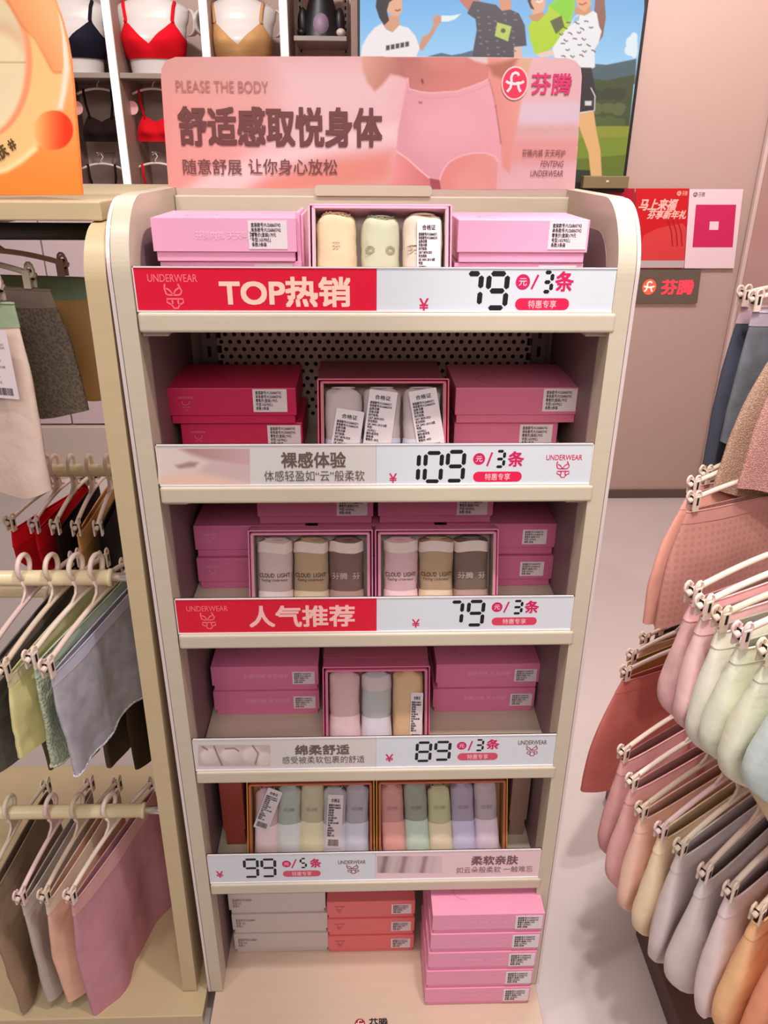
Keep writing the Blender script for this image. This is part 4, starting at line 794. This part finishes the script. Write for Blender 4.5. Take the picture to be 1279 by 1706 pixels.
BR = [((1150, 1000), (0.588, -0.06), 'pale pink briefs', 'farthest on the upper right rail', (240, 190, 188), 'mottle', 0.25),
      ((1168, 1022), (0.592, -0.10), 'pink lilac briefs', 'second farthest on the upper right rail', (232, 190, 188), 'plain', 0.245),
      ((1196, 1042), (0.600, -0.14), 'ivory green briefs', 'third farthest on the upper right rail', (230, 226, 210), 'plain', 0.255),
      ((1230, 1070), (0.612, -0.18), 'pale green briefs', 'third nearest on the upper right rail', (228, 228, 206), 'plain', 0.235),
      ((1266, 1100), (0.632, -0.215), 'cream lime briefs', 'second nearest on the upper right rail', (232, 230, 206), 'plain', 0.25),
      ((1300, 1128), (0.655, -0.255), 'pale mint blue briefs', 'nearest on the upper right rail', (212, 224, 222), 'plain', 0.245)]
for i, (cl, hk, adj, rest, c, fb, ln) in enumerate(BR):
    right(cl, 1.10, hk, adj, rest, 1.0, ln, c, 20 + i, 'on the upper right rail', kind='round', fab=fb, t=0.024, band=tuple(min(255, int(v * 1.04)) for v in c), folds=0.008, flare=0.06)
BF = [((1136, 848), (0.715, 0.235), 'pink checked pants', 'in front on the far right rack', (204, 146, 136), 'check', 0.235, 0.10),
      ((1152, 818), (0.735, 0.31), 'peach pink pants', 'behind the pink checked ones on the far right rack', (240, 176, 158), 'plain', 0.26, 0.26),
      ((1172, 800), (0.765, 0.36), 'mauve pink pants', 'third back on the far right rack', (206, 160, 160), 'plain', 0.25, 0.05)]
for i, (cl, hk, adj, rest, c, fb, ln, fl) in enumerate(BF):
    right(cl, 1.10, hk, adj, rest, 1.06, ln, c, 30 + i, 'on the far right rack', cat='pants', kind='pants', fab=fb, t=0.02, band=tuple(min(255, int(v * 1.02)) for v in c), folds=0.005, flare=fl)
C1 = [((1040, 1128), (0.685, 0.34), 'coral red pants', 'hanging low and in front on the far right rack', (210, 122, 114), 0.30, 0.28),
      ((1050, 1100), (0.70, 0.40), 'mustard pants', 'second on the low rail of the far right rack', (190, 148, 90), 0.22, 0.0),
      ((1072, 1072), (0.74, 0.455), 'cream pants', 'third on the low rail of the far right rack', (226, 190, 170), 0.22, 0.0),
      ((1096, 1052), (0.78, 0.50), 'dark grey pants', 'farthest on the low rail of the far right rack', (110, 92, 88), 0.22, 0.0)]
for i, (cl, hk, adj, rest, c, ln, fl) in enumerate(C1):
    right(cl, 0.655, hk, adj, rest, 1.04, ln, c, 40 + i, 'on the low far right rail', cat='pants', kind='pants', t=0.02, band=tuple(min(255, int(v * 1.04)) for v in c), folds=0.005, flare=fl)
A1 = [(0.662, 0.36, 'navy grey shorts', 'leftmost on the top right rail', (74, 78, 92), 'plain', 0.31, 0.06, 0.0),
      (0.66, 0.31, 'blue grey printed shorts', 'second on the top right rail', (120, 124, 132), 'mottle', 0.25, 0.0, 0.0),
      (0.697, 0.245, 'beige mesh shorts', 'third on the top right rail', (208, 172, 148), 'mesh', 0.32, 0.22, -0.035),
      (0.69, 0.19, 'pale pink mesh shorts', 'nearest on the top right rail', (216, 160, 152), 'mesh', 0.29, 0.20, -0.02)]
for i, (x, y, adj, rest, c, fb, ln, fl, sh) in enumerate(A1):
    hang(Vector((x, y, 1.415)), (x + 0.15, y + 0.02), 'pale clip hanger holding the %s on the top right rail' % adj, '%s %s' % (adj, rest), 'shorts', HC[i % 5], 1.0, ln, c, kind='pants', fab=fb, t=0.018, seed=130 + i, band=[(196, 168, 176), (180, 170, 182), (232, 206, 184), (232, 196, 190)][i], folds=0.006, flare=fl, shift=sh)

# ------------------------------------------------------------------ wall lightbox, cards and lit sign on the front wall
TP = Plane(2.628, 1.50, 0.0)
tv = thing('lightbox_poster', 'large backlit poster of four cheering young people under blue sky on the wall', 'poster', TP.o)
x0 = AY(600, 0, 2.628).x; x1 = AY(1071, 0, 2.628).x + 0.012; zt = 0.95
MB().box(x0 - 0.012, x1 + 0.012, 0.001, 0.04, 0.0, 0.78, mat('black_frame', (24, 22, 26), 0.4)).build('frame', tv, 0.003)
TL = []
def tp(L, c, k, f=1.1): TL.append((k, L, c, f))
X1 = 1071
tp([(700, 98), (720, 92), (735, 88), (752, 92), (770, 89), (786, 84), (800, 92), (830, 100), (840, 140), (690, 140)], (84, 106, 124), 0)
tp([(870, 130), (900, 122), (940, 118), (955, 110), (985, 106), (1010, 108), (1030, 104), (1060, 98), (1058, 140), (870, 150)], (78, 100, 108), 0)
tp([(880, 150), (940, 128), (985, 130), (1010, 134), (1057, 124), (1048, 216), (880, 230)], (66, 78, 40), 1)
for i in range(26):
    rx, ry = 955 + (i * 37) % 92, 138 + (i * 23) % 70; tp(ellipse(rx, ry, 9 + i % 5, 7 + i % 4, 9), ((82, 96, 46), (54, 62, 32), (96, 104, 58))[i % 3], 2 + i * 0.02)
tp([(880, 214), (960, 214), (1000, 210), (1049, 210), (1040, 306), (880, 306)], (150, 150, 44), 3)
tp([(900, 232), (1046, 228), (1043, 262), (900, 270)], (128, 144, 34), 4); tp([(900, 270), (1042, 258), (1039, 300), (900, 306)], (104, 118, 30), 4.5)
tp([(948, 282), (985, 284), (990, 312), (948, 312)], (38, 46, 26), 5)
for cx, cy, r in ((1052, 72, 12), (1056, 84, 13), (1049, 84, 9), (1056, 62, 8)): tp(ellipse(cx, cy, min(r, 1062 - cx), r, 14), (236, 244, 252), 1)
sk, skd = (236, 176, 140), (188, 112, 88)
# woman in the white tee
tp([(640, 28), (664, 24), (666, 46), (652, 54), (638, 44)], (222, 158, 124), 4)
tp([(644, -24), (668, -24), (670, 6), (669, 20), (664, 27), (653, 26), (645, 18)], sk, 5)
tp([(640, -30), (668, -30), (662, -6), (648, 4), (644, 18), (648, 34), (640, 42), (632, 30), (626, 12), (628, -16)], (40, 26, 30), 6)
tp([(600.5, 96), (603, 76), (612, 60), (624, 46), (636, 39), (644, 50), (654, 54), (665, 42), (680, 46), (692, 60), (699, 80), (694, 92), (694, 110), (601, 110)], (246, 236, 236), 7)
tp([(696, 82), (703, 62), (714, 56), (722, 42), (721, 30), (728, 24), (735, 28), (735, 36), (727, 46), (720, 60), (704, 84)], (214, 150, 122), 6)
tp([(735, 26), (752, 26), (768, 23), (758, 32), (746, 36), (735, 36)], (236, 244, 240), 6.5)
for i in range(5): tp([(643 + i * 8, 76 - i * 1.5), (649 + i * 8, 75 - i * 1.5), (649 + i * 8, 83 - i * 1.5), (643 + i * 8, 84 - i * 1.5)], (70, 58, 60), 8)
tp(ellipse(659, -4, 2, 2, 8), (50, 30, 30), 8); tp(band([(658, 17), (663, 18), (667, 15)], 0.006 * 360), (160, 60, 60), float(0.0048) / 0.0006 + 0.5)
# man in the dark tee
tp([(754, -12), (772, -24), (792, -10), (800, 4), (794, 26), (778, 16)], (206, 120, 100), 5)
tp([(828, -14), (850, -14), (852, 14), (844, 22), (834, 16)], (226, 152, 116), 5)
tp([(778, 22), (788, 2), (800, 3), (826, 8), (836, 18), (850, 16), (864, 22), (874, 42), (877, 76), (856, 78), (856, 130), (784, 130), (788, 84), (794, 50), (792, 32)], (78, 70, 78), 6)
for i in range(30): xx, yy = 796 + (i * 29) % 72, 18 + (i * 17) % 74; tp(ellipse(xx, yy, 2.2 + i % 2, 1.6, 6), (128, 122, 126), 7)
tp([(828, 37), (852, 44), (846, 69), (824, 60)], (196, 208, 96), 8); tp(ellipse(838, 51, 4, 4, 10), (90, 96, 50), 9)
tp([(855, 78), (869, 78), (870, 104), (853, 104)], (240, 184, 164), 5.5)
# man in the green tee
tp([(879, -20), (910, -20), (908, 12), (900, 28), (890, 30), (883, 12)], sk, 5)
tp([(880, 26), (905, 20), (908, 34), (892, 44)], (214, 146, 100), 5)
tp([(878, -22), (888, -22), (884, 4), (890, 16), (884, 14), (879, 2)], (60, 40, 34), 6)
tp(band([(893, 2), (899, 4), (904, 0)], 0.008 * 360), (250, 236, 226), float(0.0040) / 0.0006 + 0.5)
tp([(880, 44), (886, 34), (896, 36), (912, 20), (914, 8), (934, -6), (958, -16), (957, 14), (950, 36), (944, 56), (928, 74), (900, 92), (891, 90), (883, 66)], (186, 216, 22), 7)
tp([(914, 10), (934, -4), (957, -14), (956, 14), (946, 38), (930, 22)], (140, 214, 30), 7.5)
tp([(916, 35), (935, 26), (940, 44), (926, 57)], (96, 96, 44), 8)
# girl in the white doodle tee
tp([(955, -20), (985, -20), (984, 8), (974, 20), (962, 12)], (238, 170, 124), 6)
tp([(954, 14), (984, 10), (984, 26), (964, 30)], (220, 150, 108), 5.5)
tp([(993, -20), (1006, -16), (1009, 30), (1004, 60), (995, 74), (988, 36)], (150, 96, 80), 6)
tp(band([(964, 6), (970, 8), (977, 4)], 0.006 * 360), (190, 70, 60), float(0.0042) / 0.0006 + 0.5)
tp([(955, 30), (962, 24), (974, 26), (988, 18), (994, 22), (998, 44), (1002, 52), (997, 72), (990, 82), (991, 112), (976, 118), (962, 110), (946, 100), (924, 96), (920, 80), (936, 56), (950, 42)], (246, 240, 242), 8)
tp([(956, 30), (966, 24), (964, 34), (953, 40)], (150, 200, 214), 9)
for i in range(22):
    xx, yy = 934 + (i * 31) % 58, 36 + (i * 19) % 66; a = i * 1.3; r = 4
    tp(band([(xx - r, yy - r * .4), (xx, yy + r * .5 * math.cos(a)), (xx + r * .7, yy - r * .6 * math.sin(a))], 0.005 * 360), (90, 76, 84), float(0.0056) / 0.0006 + 0.5)
tp([(922, 82), (940, 76), (950, 88), (900, 96), (893, 90)], (244, 206, 190), 7.8)
tp([(952, 112), (985, 113), (988, 130), (993, 156), (990, 184), (952, 188)], (44, 30, 38), 9); tp(band([(984, 146), (991, 160), (990, 184), (966, 188)], 0.006 * 360), (236, 226, 220), float(0.0058) / 0.0006 + 0.5)
tp([(974, 168), (986, 168), (985, 176), (974, 176)], (226, 220, 216), 10)
tp([(956, 188), (989, 185), (993, 216), (1000, 250), (1003, 306), (985, 306), (980, 254), (970, 226)], (242, 180, 120), 8.5)
tp([(950, 190), (962, 190), (960, 240), (955, 280), (950, 290)], (206, 140, 92), 8)
painted('backlit_print', tv, TP, (599.5, -10, 1073, 304), 1.2, [(None, ('g', 0, -10, 0, 130, (112, 178, 236), (176, 220, 250)), 1)] + [(q[1], q[2], q[3]) for q in sorted(TL, key=lambda q: q[0])], 0.0004, emit=1.05, clip=[(599, -20), (1078, -20), (1048, 310), (599, 310)], umax=x1 - 0.002)
br = thing('display_bracket', 'small olive bracket box below the right end of the backlit poster', 'bracket', (AY(1010, 300, 2.60).x, 2.585, 1.515))
MB().box(-0.105, 0.095, 0, 0.07, 0.003, 0.053, mat('olive_bracket', (124, 110, 74), 0.5)).build('body', br, 0.003); MB().box(-0.006, 0.006, -0.002, 0, 0.028, 0.036, palemetal).build('screw', br)
CP = Plane(2.655, 1.174, 0.0)
redp, wp = ink((206, 22, 32), 0.35), ink((240, 214, 222), 0.35)
def mkcard(cn, lab, cat, quad):
    t = thing(cn, lab, cat, CP.o); P = CP.P(quad); bb = MB(); return t, P, bb
t, P, b = mkcard('poster_card', 'red poster card half hidden behind the display shelf on the front wall', 'poster', [(962, 315), (1057, 314), (1052, 446), (962, 446)])
b.prism(P, 0.0, 0.003, ink((176, 16, 44), 0.35), 'Y'); b.build('card', t)
b = MB(); c = CP.uv(979, 322); emblem(b, c[0], c[1], 0.012, 0.012, ink((236, 190, 190)), redp, -0.0006); b.text('芬腾', *CP.R(985, 317, 1001, 327), ink((240, 190, 190)), -0.0006, 0.01); b.build('lettering', t)
t, P, b = mkcard('poster_card', 'red new year poster card left of the white card on the front wall', 'poster', [(1059, 314), (1148, 314), (1139, 447), (1055, 447)])
b.prism(P, 0.0, 0.003, redp, 'Y'); b.build('card', t)
b = MB(); pinkl = ink((250, 190, 178)); c = CP.uv(1131, 322)
emblem(b, c[0], c[1], 0.010, 0.010, pinkl, redp, -0.0006); b.text('芬腾', *CP.R(1136, 318, 1145, 326), pinkl, -0.0006)
b.poly(CP.P([(1064, 420), (1072, 392), (1096, 380), (1136, 372), (1143, 380), (1139.5, 435), (1058, 436)]), ink((216, 60, 62)), -0.0004)
for x in (1112, 1120, 1128): b.stroke(CP.P([(x, 366), (x + 6, 386), (x + 8, 410)]), 0.006, ink((166, 14, 26)), -0.0006)
b.poly(CP.P([(1056, 434), (1140, 434), (1139, 446), (1056, 446)]), ink((190, 176, 176)), -0.0006)
b.text('马上来福', *CP.R(1064, 331, 1129, 351), pinkl, -0.0008, 0.03, 0.3); b.text('芬享新年礼', *CP.R(1078, 350, 1143, 365), pinkl, -0.0008, 0.03, 0.3); b.build('lettering', t)
t, P, b = mkcard('info_card', 'white card with magenta square right of the red poster cards', 'card', [(1148.5, 315), (1238, 315), (1222, 447), (1139.8, 447)])
b.prism(P, 0.0, 0.003, wp, 'Y'); b.build('card', t)
b = MB(); c = CP.uv(1158, 324); emblem(b, c[0], c[1], 0.010, 0.010, ink((110, 70, 80)), wp, -0.0006); b.text('芬腾', *CP.R(1163, 320, 1174, 328), ink((110, 70, 80)), -0.0006)
b.poly(CP.P([(1159, 341), (1226, 341), (1220, 412), (1153, 412)]), ink((206, 34, 92)), -0.0005); b.poly(CP.P([(1182, 369), (1197, 369), (1196, 383), (1181, 383)]), wp, -0.0008); b.build('printing', t)
t, P, b = mkcard('lit_sign', 'grey plate with glowing red shop letters under the cards', 'sign', [(1010, 449), (1168, 449), (1161, 505), (1005, 505)])
b.prism(P, 0.0, 0.008, mat('sign_plate', (116, 104, 92), 0.4, 0.3), 'Y'); b.build('plate', t, 0.002)
b = MB(); c = CP.uv(1081, 478); emblem(b, c[0], c[1], 0.033, 0.036, glow((255, 96, 70), 1.3), glow((255, 236, 200), 1.8), -0.002); b.text('芬腾', *CP.R(1101, 466, 1155, 491), glow((255, 52, 66), 2.2), -0.002, 0.03); b.build('glowing_letters', t)

# ------------------------------------------------------------------ lit wall cabinet with busts at the back left
CY_ = 3.0
cab = thing('display_cabinet', 'lit wall cabinet with glowing white dividers and bust shelves at back left', 'cabinet', (0, 0, 0))
ledm = glow((255, 250, 246), 1.6); cabm = mat('cabinet_taupe', (168, 138, 126), 0.5); cabb = mat('cabinet_back', (196, 168, 158), 0.55)
xl = [AY(60, 60, CY_).x, AY(181, 60, CY_).x, AY(341, 60, CY_).x, AY(473, 60, CY_).x, AY(592, 60, CY_).x]
for i, x in enumerate(xl):
    MB().box(x - 0.02, x + 0.02, CY_ + 0.012, 3.42, 0.1, 3.0, cabm).build('divider', cab)
    if 0 < i < 4: MB().box(x - 0.017, x + 0.017, CY_, CY_ + 0.011, 1.0, 3.0, ledm).build('light_strip', cab, 0.002)
MB().box(-2.6, xl[3], 3.42, 3.45, 0.1, 3.0, cabb).build('back_panel', cab)
MB().box(xl[3], xl[4] + 0.3, 3.40, 3.45, 0.1, 3.0, mat('pink_niche', (226, 190, 180), 0.55)).build('back_panel', cab)
zs = AY(190, 121, CY_ + 0.02).z
glassy = mat('grey_shelf', (150, 134, 126), 0.25)
for i in range(3):
    MB().box(xl[i] + 0.021, xl[i + 1] - 0.021, CY_ + 0.02, 3.419, zs - 0.022, zs, glassy).build('shelf', cab, 0.002)
zf = AY(530, 60, CY_ + 0.05).z
MB().box(xl[3] + 0.04, xl[4] - 0.04, CY_ + 0.04, 3.39, zf - 0.02, zf, glassy).build('shelf', cab, 0.002)
for x in (xl[3] + 0.05, xl[4] - 0.05):
    b = MB(); b.box(x - 0.012, x + 0.012, 3.385, 3.399, 1.2, 3.0, mat('pale_upright', (206, 180, 172), 0.4))
    for i in range(40): b.box(x - 0.004, x + 0.004, 3.3845, 3.3852, 1.8 + i * 0.03, 1.815 + i * 0.03, black)
    b.build('slotted_upright', cab)
MB().box(-2.6, xl[2], CY_ - 0.05, 3.42, 0.0, 0.30, mat('plinth_beige', (206, 190, 178), 0.4)).build('plinth', cab)
b = MB(); dm = mat('pale_lilac_door', (214, 192, 196), 0.4)
for i in range(6): b = MB().box(-2.55 + i * 0.32, -2.55 + i * 0.32 + 0.312, CY_ - 0.01, CY_ + 0.01, 0.31, 1.42, dm); b.build('door', cab, 0.003)
# busts
RG = [(0, .118, .085), (.05, .122, .09), (.10, .138, .108), (.14, .146, .112), (.19, .152, .095), (.235, .168, .08), (.265, .172, .07), (.288, .14, .06), (.305, .085, .052), (.325, .056, .048), (.37, .05, .046), (.44, .052, .05)]
def ring(z):
    for i in range(len(RG) - 1):
        if z <= RG[i + 1][0]:
            k = (z - RG[i][0]) / (RG[i + 1][0] - RG[i][0]); k = k * k * (3 - 2 * k); return RG[i][1] * (1 - k) + RG[i + 1][1] * k, RG[i][2] * (1 - k) + RG[i + 1][2] * k
    return RG[-1][1:]
def torso(a, z, off=0.0):
    rx, ry = ring(z); x = (rx + off) * math.sin(a); y = -(ry + off) * math.cos(a)
    if y < 0: y -= 0.038 * (math.exp(-(((x - 0.066) / 0.05) ** 2 + ((z - 0.135) / 0.045) ** 2)) + math.exp(-(((x + 0.066) / 0.05) ** 2 + ((z - 0.135) / 0.045) ** 2)))
    return Vector((x, y, z))
bustm = mat('glossy_white_bust', (212, 204, 200), 0.35)
def bust(px, lab, bralab, c, one=False):
    base = AY(px, 112, CY_ + 0.17); loc = Vector((base.x, base.y, zs + 0.001))
    t = thing('mannequin_bust', lab, 'mannequin', loc)
    b = MB(); b.grid(lambda u, v: torso(u * 2 * PI, v * 0.44), 40, 40, bustm, cu=True); b.add([torso(i / 40 * 2 * PI, 0.0) for i in range(40)], [list(range(39, -1, -1))], bustm); b.add([torso(i / 40 * 2 * PI, 0.44) for i in range(40)], [list(range(40))], bustm)
    for s in (-1, 1): b.grid(lambda u, v, s=s: Vector((s * (0.155 + 0.05 * math.sin(v * PI) ** 0.7 * 0.9), 0, 0.235)) + Vector((0.012 * s * math.cos(u * 2 * PI), 0.05 * math.sin(u * 2 * PI) * math.sin(v * PI), -0.055 * math.cos(v * PI) - 0.02)), 14, 10, bustm, cu=True)
    b.build('torso', t)
    m = fabric(c); b = MB()
    def top(a):
        x = abs(0.15 * math.sin(a)); 
        if abs(a) > PI / 2: return 0.125
        return 0.118 + (0.095 * min(1, x / 0.10) ** 1.1 if x < 0.10 else 0.095 - (x - 0.10) * 1.4)
    b.grid(lambda u, v: torso((u - 0.5) * 2 * PI, 0.062 + (top((u - 0.5) * 2 * PI) - 0.062) * v, 0.0045), 72, 10, m)
    bra = b.build('bra'); bra.location = loc; tag(bra, bralab, 'bra')
    q = MB()
    for s in (-1, 1):
        P = [torso(s * math.asin(min(1, 0.10 / 0.15)), 0.205, 0.005)]
        for k in range(1, 9): z = 0.205 + k * 0.0105; rx, ry = ring(z); x = 0.10 + 0.012 * k / 8; a = math.asin(min(0.98, x / rx)); P.append(torso(s * a, z, 0.005))
        q = MB(); q.tube(P, 0.008, m, 6); q.build('shoulder_strap', bra)
bust(130, 'white bust wearing a black bra, leftmost in the lit cabinet', 'black bra on the leftmost bust behind the orange board', (28, 24, 40))
bust(262, 'white bust wearing a bright red bra in the lit cabinet', 'bright red bra worn by the middle bust', (226, 12, 32))
bust(404, 'white bust wearing a tan bra above the pink header sign', 'tan bra worn by the bust above the header sign', (196, 148, 98))
# bras hanging below the busts
def hung_bra(px, py, lab, hlab, c, s, pyt, tagc=None):
    base = AY(px, py, CY_ + 0.18); t = thing('plain_hanger', hlab, 'hanger', base)
    hm = hanger_col((226, 206, 198)); b = MB(); b.tube([(-0.1 + i * 0.02, 0, 0.014 - 0.024 * abs(-1 + i * 0.2) ** 2) for i in range(11)], 0.006, hm, 8); b.build('arm', t)
    b = MB(); b.tube([(0, 0, 0.013), (0, 0, 0.03), (0.012, 0.0, 0.045), (0.002, 0, 0.06), (-0.012, 0, 0.05)], 0.003, hm, 6); b.tube([(0, -0.05, 0.062), (0, 0.239, 0.062)], 0.004, chrome, 6); b.build('hook', t)
    m = fabric(c); b = MB()
    def S(u, v):
        a = u * 2 * PI; x = math.cos(a); y = math.sin(a); wv = 0.062 + 0.036 * math.sin(min(1, v * 1.3) * PI / 2)
        bump_ = 0.03 * math.exp(-((v - 0.55) / 0.25) ** 2) * (math.exp(-((x - .5) / .35) ** 2) + math.exp(-((x + .5) / .35) ** 2)) if y < 0 else 0
        return (wv * x, 0.016 * y - bump_, -0.10 - 0.115 * v - (0.03 * (1 - abs(x)) * (1 - v)))
    b.grid(S, 36, 14, m, cu=True); bra = b.build('bra'); bra.location = base; tag(bra, lab, 'bra')
    for sx in (-1, 1): MB().tube([(sx * 0.066, -0.008, 0.012), (sx * 0.064, -0.008, -0.05), (sx * 0.05, -0.008, -0.118)], 0.006, m, 6).build('shoulder_strap', bra)
    if tagc: MB().prism(ellipse(0, 0, 0.028, 0.03, 20), 0, 0.002, ink(tagc), 'Y').build('round_tag', bra, loc=(-0.1, -0.03, -0.07))
hung_bra(163, 153, 'black bra hanging on the upper row in the lit cabinet', 'pale hanger with the upper black bra in the lit cabinet', (34, 18, 18), 1, 0, (226, 160, 160))
hung_bra(170, 278, 'black bra hanging on the lower row in the lit cabinet', 'pale hanger with the lower black bra in the lit cabinet', (34, 18, 18), 1, 0)
hung_bra(255, 153, 'red bra hanging on the upper row beside the header sign', 'pale hanger with the upper red bra in the lit cabinet', (216, 14, 30), 1, 0, (240, 176, 180))
hung_bra(260, 277, 'red bra hanging on the lower row beside the header sign', 'pale hanger with the lower red bra in the lit cabinet', (216, 14, 30), 1, 0)
# toy figure in the niche
base = AY(536, 57, CY_ + 0.17); t = thing('toy_figure', 'black and white toy figure sitting on the niche shelf above the sign', 'toy', (base.x, CY_ + 0.17, zf + 0.0005))
dk, lt_ = mat('toy_black', (26, 20, 24), 0.45), mat('toy_pale', (226, 210, 200), 0.45)
def blob(b, c, r, m, n=20): b.grid(lambda u, v: (c[0] + r[0] * math.sin(v * PI) * math.cos(u * 2 * PI), c[1] + r[1] * math.sin(v * PI) * math.sin(u * 2 * PI), c[2] - r[2] * math.cos(v * PI)), n, 12, m, cu=True)
b = MB(); b.grid(lambda u, v: ((0.10 - 0.045 * v ** 1.2) * math.cos(u * 2 * PI), (0.085 - 0.035 * v) * math.sin(u * 2 * PI), 0.16 * v), 24, 10, dk, cu=True); b.build('body', t)
b = MB(); blob(b, (0, -0.036, 0.045), (0.045, 0.055, 0.06), mat('toy_lilac', (150, 126, 150), 0.5)); b.build('belly', t)
b = MB(); blob(b, (0, -0.01, 0.215), (0.088, 0.075, 0.075), lt_); b.build('head', t)
for s in (-1, 1):
    b = MB(); blob(b, (s * 0.085, -0.02, 0.06), (0.025, 0.03, 0.065), dk); b.build('arm', t)
    b = MB(); blob(b, (s * 0.09, -0.045, 0.022), (0.022, 0.03, 0.018), dk if s < 0 else lt_); b.build('foot', t)
